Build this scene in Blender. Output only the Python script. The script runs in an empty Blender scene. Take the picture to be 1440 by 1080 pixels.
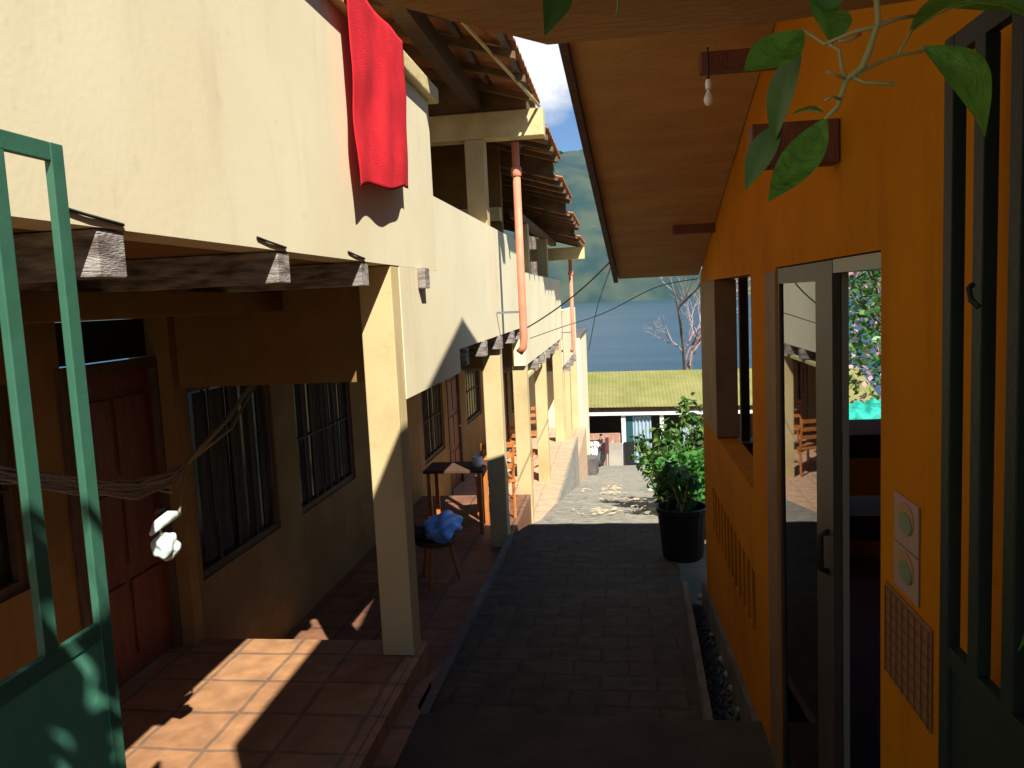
import bpy, bmesh, math, random
from mathutils import Vector, Matrix
from mathutils import noise as mn
R_ = math.radians
rnd = random.Random(11)
scene = bpy.context.scene
COL = scene.collection

# ---------------------------------------------------------------- camera
F = 1130.0
CAM = Vector((0, 0, 2.0))
yaw, roll, pitch = R_(7.8), R_(2.7), R_(6.02)
fw = Vector((-math.sin(yaw) * math.cos(pitch), math.cos(yaw) * math.cos(pitch), -math.sin(pitch)))
r0 = Vector((math.cos(yaw), math.sin(yaw), 0)); u0 = r0.cross(fw)
RT = r0 * math.cos(roll) - u0 * math.sin(roll)
UP = r0 * math.sin(roll) + u0 * math.cos(roll)
cd = bpy.data.cameras.new('camera'); cam = bpy.data.objects.new('camera', cd); COL.objects.link(cam)
cam.matrix_world = Matrix(((RT.x, UP.x, -fw.x, 0), (RT.y, UP.y, -fw.y, 0), (RT.z, UP.z, -fw.z, CAM.z), (0, 0, 0, 1)))
cd.sensor_fit = 'HORIZONTAL'; cd.sensor_width = 36; cd.lens = 36 * F / 1440
cd.clip_start = 0.02; cd.clip_end = 60000
scene.camera = cam

def at(x, y, X=None, Y=None, Z=None):
    d = fw + RT * ((x - 720) / F) + UP * ((540 - y) / F)
    t = (X - CAM.x) / d.x if X is not None else (Y - CAM.y) / d.y if Y is not None else (Z - CAM.z) / d.z
    return CAM + d * t

# ---------------------------------------------------------------- materials
def rgb(c): return (c[0], c[1], c[2], 1)
def mat(name, col, rough=.8, col2=None, scale=4.0, bump=0.0, bscale=40.0, spec=.3, metal=0.0, detail=6.0, stretch=None, mixlo=.35, mixhi=.65, transl=0, weather=None):
    m = bpy.data.materials.new(name); m.use_nodes = True
    nt = m.node_tree; N = nt.nodes; L = nt.links
    b = N['Principled BSDF']; b.inputs['Roughness'].default_value = rough
    b.inputs['Specular IOR Level'].default_value = spec; b.inputs['Metallic'].default_value = metal
    b.inputs['Base Color'].default_value = rgb(col)
    tc = N.new('ShaderNodeTexCoord'); mp = N.new('ShaderNodeMapping'); L.new(tc.outputs['Object'], mp.inputs[0])
    if stretch: mp.inputs['Scale'].default_value = stretch
    if col2:
        n = N.new('ShaderNodeTexNoise'); n.inputs['Scale'].default_value = scale; n.inputs['Detail'].default_value = detail
        L.new(mp.outputs[0], n.inputs['Vector'])
        r = N.new('ShaderNodeValToRGB'); r.color_ramp.elements[0].position = mixlo; r.color_ramp.elements[1].position = mixhi
        r.color_ramp.elements[0].color = rgb(col); r.color_ramp.elements[1].color = rgb(col2)
        L.new(n.outputs['Fac'], r.inputs[0]); L.new(r.outputs[0], b.inputs['Base Color'])
    if weather:
        src = b.inputs['Base Color'].links[0].from_socket
        for (sc3, s_, lo_, hi_, dark) in (((1.5, 4.5, .8), 1.3, .54, .74, weather), ((1, 1, 1), 14, .60, .72, weather * .8), ((1.2, 1.2, 1.2), .9, .45, .8, weather * .5)):
            m2 = N.new('ShaderNodeMapping'); m2.inputs['Scale'].default_value = sc3; L.new(tc.outputs['Object'], m2.inputs[0])
            nn_ = N.new('ShaderNodeTexNoise'); nn_.inputs['Scale'].default_value = s_; nn_.inputs['Detail'].default_value = 9; nn_.inputs['Roughness'].default_value = .65; L.new(m2.outputs[0], nn_.inputs['Vector'])
            r2 = N.new('ShaderNodeMapRange'); r2.inputs['From Min'].default_value = lo_; r2.inputs['From Max'].default_value = hi_; L.new(nn_.outputs['Fac'], r2.inputs['Value'])
            m3 = N.new('ShaderNodeMath'); m3.operation = 'MULTIPLY'; m3.inputs[1].default_value = dark; L.new(r2.outputs[0], m3.inputs[0])
            mxx = N.new('ShaderNodeMixRGB'); mxx.blend_type = 'MULTIPLY'; mxx.inputs[2].default_value = (.62, .56, .48, 1); L.new(m3.outputs[0], mxx.inputs[0]); L.new(src, mxx.inputs[1]); src = mxx.outputs[0]
        L.new(src, b.inputs['Base Color'])
    if bump:
        n2 = N.new('ShaderNodeTexNoise'); n2.inputs['Scale'].default_value = bscale; n2.inputs['Detail'].default_value = 5
        L.new(mp.outputs[0], n2.inputs['Vector'])
        bp = N.new('ShaderNodeBump'); bp.inputs['Strength'].default_value = bump; bp.inputs['Distance'].default_value = .02
        L.new(n2.outputs['Fac'], bp.inputs['Height']); L.new(bp.outputs[0], b.inputs['Normal'])
    if transl:
        t = N.new('ShaderNodeBsdfTranslucent'); t.inputs['Color'].default_value = rgb([min(1, c * 1.6) for c in col])
        mx = N.new('ShaderNodeMixShader'); mx.inputs[0].default_value = transl
        out = N['Material Output']; L.new(b.outputs[0], mx.inputs[1]); L.new(t.outputs[0], mx.inputs[2]); L.new(mx.outputs[0], out.inputs[0])
    return m

def tile_mat(name, c1, c2, grout, w, h, off=0.0, mortar=.012, rough=.6, blotch=None, rot=0.0, bump=.3, squash=False):
    m = bpy.data.materials.new(name); m.use_nodes = True
    nt = m.node_tree; N = nt.nodes; L = nt.links; b = N['Principled BSDF']
    b.inputs['Roughness'].default_value = rough
    tc = N.new('ShaderNodeTexCoord'); mp = N.new('ShaderNodeMapping'); mp.inputs['Rotation'].default_value = (0, 0, rot)
    L.new(tc.outputs['Object'], mp.inputs[0])
    br = N.new('ShaderNodeTexBrick'); br.inputs['Color1'].default_value = rgb(c1); br.inputs['Color2'].default_value = rgb(c2)
    br.inputs['Mortar'].default_value = rgb(grout); br.inputs['Scale'].default_value = 1.0
    br.inputs['Mortar Size'].default_value = mortar; br.inputs['Mortar Smooth'].default_value = .2
    br.inputs['Brick Width'].default_value = w; br.inputs['Row Height'].default_value = h; br.offset = off
    wn = N.new('ShaderNodeTexNoise'); wn.inputs['Scale'].default_value = 6
    va = N.new('ShaderNodeMixRGB'); va.blend_type = 'ADD'; va.inputs[0].default_value = .03
    L.new(mp.outputs[0], wn.inputs['Vector']); L.new(mp.outputs[0], va.inputs[1]); L.new(wn.outputs['Color'], va.inputs[2])
    L.new(va.outputs[0], br.inputs['Vector'])
    n = N.new('ShaderNodeTexNoise'); n.inputs['Scale'].default_value = 9; n.inputs['Detail'].default_value = 8
    L.new(mp.outputs[0], n.inputs['Vector'])
    r = N.new('ShaderNodeValToRGB'); r.color_ramp.elements[0].position = .3; r.color_ramp.elements[1].position = .7
    lo = blotch or .6
    r.color_ramp.elements[0].color = (lo, lo, lo, 1); r.color_ramp.elements[1].color = (1.15, 1.12, 1.08, 1)
    mx = N.new('ShaderNodeMixRGB'); mx.blend_type = 'MULTIPLY'; mx.inputs[0].default_value = 1
    L.new(n.outputs['Fac'], r.inputs[0]); L.new(br.outputs['Color'], mx.inputs[1]); L.new(r.outputs[0], mx.inputs[2])
    L.new(mx.outputs[0], b.inputs['Base Color'])
    bp = N.new('ShaderNodeBump'); bp.inputs['Strength'].default_value = bump; bp.inputs['Distance'].default_value = .01; bp.invert = True
    L.new(br.outputs['Fac'], bp.inputs['Height'])
    bp2 = N.new('ShaderNodeBump'); bp2.inputs['Strength'].default_value = .35; bp2.inputs['Distance'].default_value = .015
    L.new(n.outputs['Fac'], bp2.inputs['Height']); L.new(bp.outputs[0], bp2.inputs['Normal'])
    L.new(bp2.outputs[0], b.inputs['Normal'])
    return m

def plywood(name, c1, c2, ax=(1, 8, 1)):
    return mat(name, c1, .75, c2, 3.0, .25, 30, stretch=ax, mixlo=.25, mixhi=.75)

M = {}
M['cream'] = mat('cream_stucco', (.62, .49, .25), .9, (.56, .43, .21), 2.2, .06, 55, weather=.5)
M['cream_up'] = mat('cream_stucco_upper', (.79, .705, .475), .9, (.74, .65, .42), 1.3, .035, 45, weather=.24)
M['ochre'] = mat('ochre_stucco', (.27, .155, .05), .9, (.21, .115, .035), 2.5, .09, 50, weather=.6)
M['orange'] = mat('orange_stucco', (.50, .175, .0015), .9, (.40, .135, .001), 1.6, .10, 45, weather=.55, spec=.08)
M['brownpost'] = mat('brown_painted_post', (.20, .12, .06), .7, (.16, .09, .045), 5, .2, 40)
M['joist'] = mat('weathered_joist', (.40, .36, .32), .85, (.12, .09, .075), 9, .5, 60, stretch=(1, 1, 5))
M['joistend'] = M['joist']
M['rafter'] = mat('brown_rafter_wood', (.20, .115, .055), .8, (.12, .07, .035), 6, .3, 30)
M['darkwood'] = mat('dark_wood', (.07, .04, .025), .7, (.12, .065, .035), 6, .3, 30, stretch=(1, 6, 1))
M['redwood'] = mat('red_door_wood', (.17, .048, .018), .55, (.11, .03, .012), 5, .25, 30, stretch=(6, 6, 1))
M['paintwood'] = mat('cream_painted_timber', (.74, .60, .30), .7, (.62, .47, .22), 7, .3, 50, stretch=(1, 1, 1))
M['chairwood'] = mat('orange_varnished_wood', (.55, .2, .05), .45, (.42, .14, .035), 8, .1, 30)
M['ply'] = plywood('plywood_soffit', (.62, .35, .125), (.44, .235, .08), (.9, 3.2, 1))
M['ply2'] = plywood('plywood_porch', (.62, .35, .15), (.46, .24, .095), (.9, 3.2, 1))
M['tileroof'] = mat('clay_roof_tile', (.50, .20, .085), .85, (.34, .13, .06), 7, .5, 30)
M['tin'] = mat('rusty_corrugated_sheet', (.35, .22, .15), .6, (.22, .12, .08), 4, .2, 20)
M['black'] = mat('near_black', (.012, .011, .010), .6)
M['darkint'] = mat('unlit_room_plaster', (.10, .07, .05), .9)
M['glassdark'] = mat('window_pane_glass', (.02, .018, .015), .18, spec=.22)
M['whitebar'] = mat('brown_grille_wood', (.09, .055, .03), .7, (.06, .04, .022), 8)
M['dimcurtain'] = mat('grey_lace_curtain', (.06, .052, .042), .9, (.03, .025, .02), 5, .2, 30, stretch=(1, 6, .6))
M['green'] = mat('green_gate_paint', (.034, .120, .074), .42, (.042, .14, .088), 14, .05, 60, spec=.5)
M['greendark'] = mat('dark_green_gate_paint', (.006, .015, .012), .6, (.009, .020, .015), 5, .1, 60)
M['mint'] = mat('mint_green_sheet_metal', (.075, .26, .17), .45, (.095, .31, .20), 3, .1, 30)
M['red'] = mat('red_towel', (.80, .022, .035), .95, (.70, .016, .028), 12, .4, 160, transl=.12)
M['pipe'] = mat('salmon_pipe_paint', (.75, .27, .16), .6, (.62, .2, .11), 6)
M['cable'] = mat('black_cable', (.02, .02, .02), .6)
M['tile1'] = tile_mat('terracotta_floor_tile', (.42, .22, .10), (.36, .18, .085), (.22, .13, .08), .31, .31, 0, .012, .65, .7)
M['tile2'] = tile_mat('dark_red_floor_tile', (.25, .115, .062), (.20, .09, .05), (.10, .06, .04), .31, .31, 0, .012, .6, .7)
M['tile3'] = tile_mat('pink_floor_tile', (.60, .39, .25), (.55, .35, .22), (.4, .27, .18), .31, .31, 0, .01, .7, .8)
M['pave'] = tile_mat('block_paving_shade_tone', (.062, .052, .036), (.042, .035, .025), (.028, .023, .018), .30, .20, .5, .010, .95, .45, 0, .35)  # block paving, with the alley's shade painted in as a darker tone
M['concrete'] = tile_mat('concrete_sunlit_tone', (.33, .31, .25), (.27, .25, .195), (.22, .20, .155), 1.1, .8, .5, .006, .95, .55, 0, .3)
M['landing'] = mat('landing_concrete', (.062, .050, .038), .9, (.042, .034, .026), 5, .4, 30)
M['kerb'] = mat('kerb_concrete', (.15, .13, .115), .9, (.09, .08, .07), 6, .5, 40)
M['soil'] = mat('hillside_soil', (.20, .15, .10), 1, (.13, .13, .07), 1.5, .6, 6)
M['stone'] = mat('river_stone', (.24, .26, .22), .7, (.15, .17, .14), 12, .2, 30)
M['gravel'] = mat('wet_gravel', (.06, .07, .06), .5, (.10, .12, .10), 20)
M['shedroof'] = mat('mossy_green_metal_roof', (.19, .195, .05), .75, (.26, .24, .085), .9, .25, 20, weather=.8)
M['white'] = mat('white_paint', (.72, .71, .66), .5, (.6, .59, .54), 5)
M['whiteplastic'] = mat('white_plastic', (.80, .80, .80), .3, spec=.5)
M['bluecloth'] = mat('pale_blue_curtain', (.27, .38, .46), .9, (.38, .46, .52), 3, .2, 40, stretch=(4, 1, .7), transl=.1)
M['teal'] = mat('dark_teal_paint', (.015, .07, .08), .6)
M['brick'] = tile_mat('pinkish_brick', (.48, .25, .16), (.40, .2, .13), (.45, .38, .32), .25, .09, .5, .012, .9, .7)
M['plaster'] = mat('grey_plaster', (.42, .38, .31), .9, (.34, .30, .25), 2, .3, 40)
M['bluebag'] = mat('blue_plastic_bag', (.16, .42, .95), .35, (.25, .55, 1.0), 6, .5, 18, spec=.5)
M['darkcloth'] = mat('black_cloth', (.02, .02, .03), .9, bump=.3, bscale=40)
M['purple'] = mat('purple_brown_counter', (.12, .045, .05), .8, (.09, .033, .04), 5)
M['tealcloth'] = mat('turquoise_cloth', (.05, .60, .46), .6, (.02, .42, .34), 26, .6, 30, transl=.3)
M['leafA'] = mat('leaf_green', (.06, .20, .03), .38, (.03, .11, .018), 60, .1, 90, spec=.5, transl=.25)
M['leafG'] = mat('glossy_vine_leaf', (.13, .36, .06), .3, (.05, .19, .03), 70, .3, 120, spec=1.0, transl=.3)
M['leafD'] = mat('leaf_dark_green', (.03, .09, .02), .45, (.05, .13, .025), 3, 0, spec=.4, transl=.15)
M['leafY'] = mat('leaf_yellow_green', (.17, .26, .045), .55, (.10, .20, .03), 3, 0, spec=.4, transl=.25)
M['leafB'] = mat('leaf_bright_green', (.065, .22, .035), .5, (.04, .15, .025), 3, 0, spec=.4, transl=.25)
M['vein'] = mat('pale_leaf_vein', (.30, .42, .16), .5)
M['stem'] = mat('green_stem', (.30, .34, .12), .55, (.40, .33, .2), 14)
M['bark'] = mat('grey_bark', (.20, .16, .13), .9, (.12, .09, .07), 6, .5, 20)
M['twig'] = mat('pinkish_dry_twig', (.42, .31, .30), .9)
M['petal'] = mat('pink_petal', (.75, .38, .40), .7, transl=.3)
M['petalr'] = mat('red_petal', (.65, .03, .03), .7, transl=.2)
M['straw'] = mat('dry_leaf', (.48, .38, .24), .8)
M['pot'] = mat('black_plastic_pot', (.012, .012, .014), .5)
M['claypot'] = mat('brown_clay_pot', (.25, .11, .06), .8)
M['hammock'] = mat('beige_hammock_cotton', (.40, .33, .26), .95, (.30, .24, .2), 20, .5, 60, stretch=(1, 5, 1))
M['rope'] = mat('hemp_rope', (.34, .29, .18), .95, (.25, .21, .13), 40)
M['minty'] = mat('white_mint_fabric', (.78, .80, .74), .7, (.55, .72, .64), 9, .4, 30)
M['bulb'] = mat('frosted_bulb_glass', (.75, .68, .55), .2, spec=.5)
M['paper'] = mat('pinkish_poster_paper', (.36, .21, .19), .6, (.30, .22, .17), 12)
M['paper2'] = mat('tan_calendar_paper', (.22, .10, .035), .8)
M['discg'] = mat('poster_green_ink', (.15, .21, .12), .6)
M['disco'] = mat('poster_orange_ink', (.36, .19, .09), .6)
M['inkr'] = mat('dark_red_ink', (.14, .06, .03), .7)
M['tyre'] = mat('rubber', (.02, .02, .02), .8)
M['metal'] = mat('grey_metal', (.35, .35, .35), .35, metal=.8)
M['alu'] = mat('grey_aluminium_frame', (.06, .05, .04), .5, (.045, .037, .03), 6, metal=.1)
M['alulight'] = mat('pale_aluminium_frame', (.20, .19, .15), .45)

def glass_mat():
    m = bpy.data.materials.new('clear_door_glass'); m.use_nodes = True
    N = m.node_tree.nodes; L = m.node_tree.links; N.remove(N['Principled BSDF'])
    g = N.new('ShaderNodeBsdfGlossy'); g.inputs['Roughness'].default_value = .015
    t = N.new('ShaderNodeBsdfTransparent'); t.inputs['Color'].default_value = (.55, .57, .52, 1)
    f = N.new('ShaderNodeFresnel'); f.inputs['IOR'].default_value = 1.7
    mx = N.new('ShaderNodeMixShader'); L.new(f.outputs[0], mx.inputs[0]); L.new(t.outputs[0], mx.inputs[1]); L.new(g.outputs[0], mx.inputs[2])
    L.new(mx.outputs[0], N['Material Output'].inputs[0]); return m
M['glass'] = glass_mat()

# ---------------------------------------------------------------- mesh helpers
def box(bm, x0, x1, y0, y1, z0, z1):
    v = [bm.verts.new(p) for p in ((x0, y0, z0), (x1, y0, z0), (x1, y1, z0), (x0, y1, z0), (x0, y0, z1), (x1, y0, z1), (x1, y1, z1), (x0, y1, z1))]
    for f in ((0, 3, 2, 1), (4, 5, 6, 7), (0, 1, 5, 4), (1, 2, 6, 5), (2, 3, 7, 6), (3, 0, 4, 7)): bm.faces.new([v[i] for i in f])
def hexa(bm, b, t):
    v = [bm.verts.new(p) for p in list(b) + list(t)]; n = len(b)
    bm.faces.new(v[:n][::-1]); bm.faces.new(v[n:])
    for i in range(n): j = (i + 1) % n; bm.faces.new((v[i], v[j], v[n + j], v[n + i]))
def prismX(bm, pts, x0, x1):          # polygon in (y,z), extruded along x
    hexa(bm, [(x0, y, z) for y, z in pts], [(x1, y, z) for y, z in pts])
def tube(bm, pts, rad, seg=8, cap=True):
    pts = [Vector(p) for p in pts]; n = len(pts)
    rads = rad if isinstance(rad, (list, tuple)) else [rad] * n
    rings = []; prev = None
    for i, p in enumerate(pts):
        d = (pts[min(i + 1, n - 1)] - pts[max(i - 1, 0)]).normalized()
        if prev is None:
            a = Vector((0, 0, 1)) if abs(d.z) < .9 else Vector((1, 0, 0)); s = d.cross(a).normalized()
        else: s = (prev - d * prev.dot(d)).normalized()
        prev = s; t = d.cross(s)
        rings.append([bm.verts.new(p + (s * math.cos(2 * math.pi * k / seg) + t * math.sin(2 * math.pi * k / seg)) * rads[i]) for k in range(seg)])
    for a, b in zip(rings, rings[1:]):
        for k in range(seg): bm.faces.new((a[k], a[(k + 1) % seg], b[(k + 1) % seg], b[k]))
    if cap and seg > 2: bm.faces.new(rings[0][::-1]); bm.faces.new(rings[-1])
def lathe(bm, prof, c, seg=20, sx=1, sy=1):
    rings = [[bm.verts.new((c[0] + r * sx * math.cos(2 * math.pi * k / seg), c[1] + r * sy * math.sin(2 * math.pi * k / seg), c[2] + z)) for k in range(seg)] for r, z in prof]
    for a, b in zip(rings, rings[1:]):
        for k in range(seg): bm.faces.new((a[k], a[(k + 1) % seg], b[(k + 1) % seg], b[k]))
    bm.faces.new(rings[0][::-1]); bm.faces.new(rings[-1])
def blob(bm, c, r, sc=(1, 1, 1), sub=3, amp=.2, fr=4, seed=0):
    ret = bmesh.ops.create_icosphere(bm, subdivisions=sub, radius=1.0)
    for v in ret['verts']:
        d = v.co.normalized(); k = 1 + amp * mn.noise(d * fr + Vector((seed, seed * 2, 0)))
        v.co = Vector(c) + Vector((d.x * sc[0], d.y * sc[1], d.z * sc[2])) * r * k
def obj(name, bm, m, parent=None, smooth=False, bevel=0):
    bmesh.ops.recalc_face_normals(bm, faces=bm.faces)
    if bevel: 
        es = [e for e in bm.edges if len(e.link_faces) == 2 and e.calc_face_angle(0) > .6]
        bmesh.ops.bevel(bm, geom=es, offset=bevel, segments=2, affect='EDGES', profile=.6)
    me = bpy.data.meshes.new(name); bm.to_mesh(me); bm.free()
    for mm in (m if isinstance(m, (list, tuple)) else [m]): me.materials.append(mm)
    if smooth:
        for p in me.polygons: p.use_smooth = True
    o = bpy.data.objects.new(name, me); COL.objects.link(o)
    if parent: 
        o.parent = parent; o.matrix_parent_inverse = Matrix()
        base = parent
        off = Vector((0, 0, 0))
        while base: off += base.location; base = base.parent
        if off.length > 0: me.transform(Matrix.Translation(-off))
    return o
def B(): return bmesh.new()
def thing(name, label, cat, loc=(0, 0, 0), group=None):
    o = bpy.data.objects.new(name, None); COL.objects.link(o); o.location = loc; o.empty_display_size = .2
    o['label'] = label; o['category'] = cat
    if group: o['group'] = group
    return o
def tag(o, label, cat, group=None):
    o['label'] = label; o['category'] = cat
    if group: o['group'] = group
    return o
def struct(o, kind='structure'): o['kind'] = kind; return o
def bx(name, m, parent, *a, bevel=0):
    bm = B(); box(bm, *a); return obj(name, bm, m, parent, bevel=bevel)
def dup(root, loc, label=None, group=None, rotz=None):
    r = root.copy(); COL.objects.link(r); r.location = loc
    if rotz is not None: r.rotation_euler = (0, 0, rotz)
    if label: r['label'] = label
    if group: r['group'] = group
    for ch in list(root.children):
        c = ch.copy(); COL.objects.link(c); c.parent = r
        for g in ch.children: d = g.copy(); COL.objects.link(d); d.parent = c
    return r
def wall_yz(bm, x0, x1, y0, y1, z0, z1, holes):
    ys = sorted({y0, y1} | {h[0] for h in holes} | {h[1] for h in holes})
    for a, b in zip(ys, ys[1:]):
        hs = sorted([h for h in holes if h[0] <= a + 1e-6 and h[1] >= b - 1e-6], key=lambda h: h[2])
        z = z0
        for h in hs:
            if h[2] > z + 1e-4: box(bm, x0, x1, a, b, z, h[2])
            z = h[3]
        if z1 > z + 1e-4: box(bm, x0, x1, a, b, z, z1)
    bmesh.ops.remove_doubles(bm, verts=bm.verts, dist=1e-5)
def leafshape(bm, base, tip, up, w, n=6, fold=.25, curl=.15, mi=0):
    base = Vector(base); tip = Vector(tip); ax = tip - base; L = ax.length; a = ax.normalized()
    s = a.cross(Vector(up)).normalized(); nrm = s.cross(a).normalized()
    prof = [0.04, .62, .95, 1.0, .8, .42, 0.02]
    rows = []
    for i in range(7):
        t = i / 6; hw = w * .5 * prof[i]; c = base + ax * t + nrm * (curl * L * math.sin(math.pi * t)) 
        rows.append([bm.verts.new(c - s * hw + nrm * hw * fold), bm.verts.new(c - s * hw * .5 + nrm * hw * fold * .7), bm.verts.new(c), bm.verts.new(c + s * hw * .5 + nrm * hw * fold * .7), bm.verts.new(c + s * hw + nrm * hw * fold)])
    for p, q in zip(rows, rows[1:]):
        for k in range(4): f = bm.faces.new((p[k], p[k + 1], q[k + 1], q[k])); f.material_index = mi
    return [r[2].co.copy() for r in rows], nrm
def leafcloud(bm, c, rad, n, size, seed=0, elong=2.2, droop=.2, mats=1, shell=.5, lump=None):
    rr = random.Random(seed)
    lumps = [Vector((rr.uniform(-1, 1), rr.uniform(-1, 1), rr.uniform(-1, 1))) for _ in range(lump or 0)]
    k = 0
    while k < n:
        if lumps:
            l = rr.choice(lumps); p = l * .72 + Vector((rr.gauss(0, 1), rr.gauss(0, 1), rr.gauss(0, 1))) * .19
        else:
            d = Vector((rr.gauss(0, 1), rr.gauss(0, 1), rr.gauss(0, 1))).normalized(); p = d * (shell + (1 - shell) * rr.random())
        if p.length > 1.15: continue
        q = Vector((c[0] + p.x * rad[0], c[1] + p.y * rad[1], c[2] + p.z * rad[2]))
        a = Vector((rr.uniform(-1, 1), rr.uniform(-1, 1), rr.uniform(-1, .6) - droop)).normalized()
        s = a.cross(Vector((rr.uniform(-1, 1), rr.uniform(-1, 1), rr.uniform(.2, 1)))).normalized()
        L = size * rr.uniform(.6, 1.3); w = L / elong
        v = [bm.verts.new(q), bm.verts.new(q + a * L * .45 + s * w * .5), bm.verts.new(q + a * L), bm.verts.new(q + a * L * .45 - s * w * .5)]
        f = bm.faces.new(v); f.material_index = rr.randrange(mats); k += 1

# ================================================================ SETTING
def prof(pts, y):
    if y <= pts[0][0]: return pts[0][1]
    for (a, b), (c, d) in zip(pts, pts[1:]):
        if y <= c: return b + (d - b) * (y - a) / (c - a)
    return pts[-1][1]
AZ = [(3.56, 0.0), (8.2, -.36), (12, -1.02), (16, -1.80), (31, -4.62), (36, -5.4)]
AL = [(3.56, -.975), (7.4, -1.085), (7.8, -1.10), (8.5, -.93), (15.8, -.95), (22, -1.1), (36, -1.5)]
AR = [(3.56, .325), (8.0, .46), (10, 2.2), (20, 5), (36, 9)]
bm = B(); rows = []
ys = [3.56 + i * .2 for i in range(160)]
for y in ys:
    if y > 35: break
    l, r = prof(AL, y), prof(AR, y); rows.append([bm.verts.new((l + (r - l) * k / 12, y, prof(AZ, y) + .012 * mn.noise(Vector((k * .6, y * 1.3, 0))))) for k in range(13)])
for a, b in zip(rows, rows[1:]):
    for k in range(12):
        f = bm.faces.new((a[k], a[k + 1], b[k + 1], b[k])); f.material_index = 1 if a[0].co.y > 8.1 else 0  # colour switches on the shadow edge: shaded stretch painted dark, sunlit stretch pale
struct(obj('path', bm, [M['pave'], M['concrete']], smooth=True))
# landing the photographer stands on, with a step down to the alley
bm = B(); box(bm, -1.02, .60, 2.5, 3.55, -.5, .06); box(bm, -1.0, .60, 1.5, 2.5, -.5, .22); box(bm, -1.12, .62, -2.0, 1.5, -.5, .38)
struct(obj('pavement', bm, M['landing'], bevel=.012))
# kerb strip left of the alley
bm = B()
ks = [3.56 + .4 * i for i in range(11)]
for a, b in zip(ks, ks[1:]):
    hexa(bm, [(prof(AL, a) - .05, a, -.7), (prof(AL, a) + .0, a, -.7), (prof(AL, b), b, -.7), (prof(AL, b) - .05, b, -.7)],
         [(prof(AL, a) - .05, a, prof(AZ, a) + .035), (prof(AL, a), a, prof(AZ, a) + .035), (prof(AL, b), b, prof(AZ, b) + .035), (prof(AL, b) - .05, b, prof(AZ, b) + .035)])
struct(obj('kerb', bm, M['kerb']))
bm = B(); RZ = [(1.5, .067), (3.60, .067), (3.95, .03), (4.6, -.2), (5.4, -.375)]; rws = []
for k in range(46):
    y = 2.5 + k * .065; z = prof(RZ, y); xr = -.999 if y < 3.56 else prof(AL, y) - .052
    rws.append([bm.verts.new(p) for p in ((-1.098 if y < 4.16 else -1.144, y, z), (xr, y, z))])
for p, q in zip(rws, rws[1:]): bm.faces.new((p[0], p[1], q[1], q[0]))
struct(obj('walkway', bm, M['tile2']))
# hillside down to the lake
def gz(x, y):
    base = prof([(-6, -.6), (3.5, -.6), (8.2, -.62), (12, -1.3), (16, -2.1), (31, -4.9), (40, -6.5), (120, -30), (200, -47), (260, -60)], y)
    side = 0
    if y > 8 and x > 0: side = 0
    return base + .12 * mn.noise(Vector((x * .15, y * .15, 0))) * (1 if y > 36 else 0)
bm = B(); xs = [-300, -80, -30, -12, -6, -3, -1.5, 0, 1.5, 3, 5, 8, 12, 30, 80, 300]; yy = [-30, -6, 0, 3.5, 5, 7, 8.2, 10, 12, 14, 16, 20, 24, 28, 31, 34, 37, 40, 50, 70, 90, 120, 160, 200, 260]
g = [[bm.verts.new((x, y, gz(x, y))) for x in xs] for y in yy]
for a, b in zip(g, g[1:]):
    for k in range(len(xs) - 1): bm.faces.new((a[k], a[k + 1], b[k + 1], b[k]))
struct(obj('ground', bm, M['soil'], smooth=True))
# lake
m = bpy.data.materials.new('lake_water'); m.use_nodes = True; N = m.node_tree.nodes; L = m.node_tree.links; b = N['Principled BSDF']
b.inputs['Base Color'].default_value = (.055, .115, .165, 1); b.inputs['Roughness'].default_value = .25; b.inputs['IOR'].default_value = 1.33
tc = N.new('ShaderNodeTexCoord'); mp = N.new('ShaderNodeMapping'); mp.inputs['Scale'].default_value = (.02, .08, 1); n = N.new('ShaderNodeTexNoise'); n.inputs['Scale'].default_value = 1; n.inputs['Detail'].default_value = 10
n.inputs['Roughness'].default_value = .75
bp = N.new('ShaderNodeBump'); bp.inputs['Strength'].default_value = .5; bp.inputs['Distance'].default_value = 2.5
L.new(tc.outputs['Object'], mp.inputs[0]); L.new(mp.outputs[0], n.inputs['Vector']); L.new(n.outputs['Fac'], bp.inputs['Height']); L.new(bp.outputs[0], b.inputs['Normal'])
m4 = N.new('ShaderNodeMapping'); m4.inputs['Scale'].default_value = (.0012, .009, 1); n4 = N.new('ShaderNodeTexNoise'); n4.inputs['Scale'].default_value = 1; n4.inputs['Detail'].default_value = 8
r4 = N.new('ShaderNodeValToRGB'); r4.color_ramp.elements[0].position = .35; r4.color_ramp.elements[1].position = .68; r4.color_ramp.elements[0].color = (.022, .058, .085, 1); r4.color_ramp.elements[1].color = (.045, .10, .15, 1)
L.new(tc.outputs['Object'], m4.inputs[0]); L.new(m4.outputs[0], n4.inputs['Vector']); L.new(n4.outputs['Fac'], r4.inputs[0]); L.new(r4.outputs[0], b.inputs['Base Color'])
bm = B(); v = [bm.verts.new(p) for p in ((-6000, 150, -42), (6000, 150, -42), (6000, 5600, -42), (-6000, 5600, -42))]; bm.faces.new(v)
struct(obj('lake', bm, m))
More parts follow.
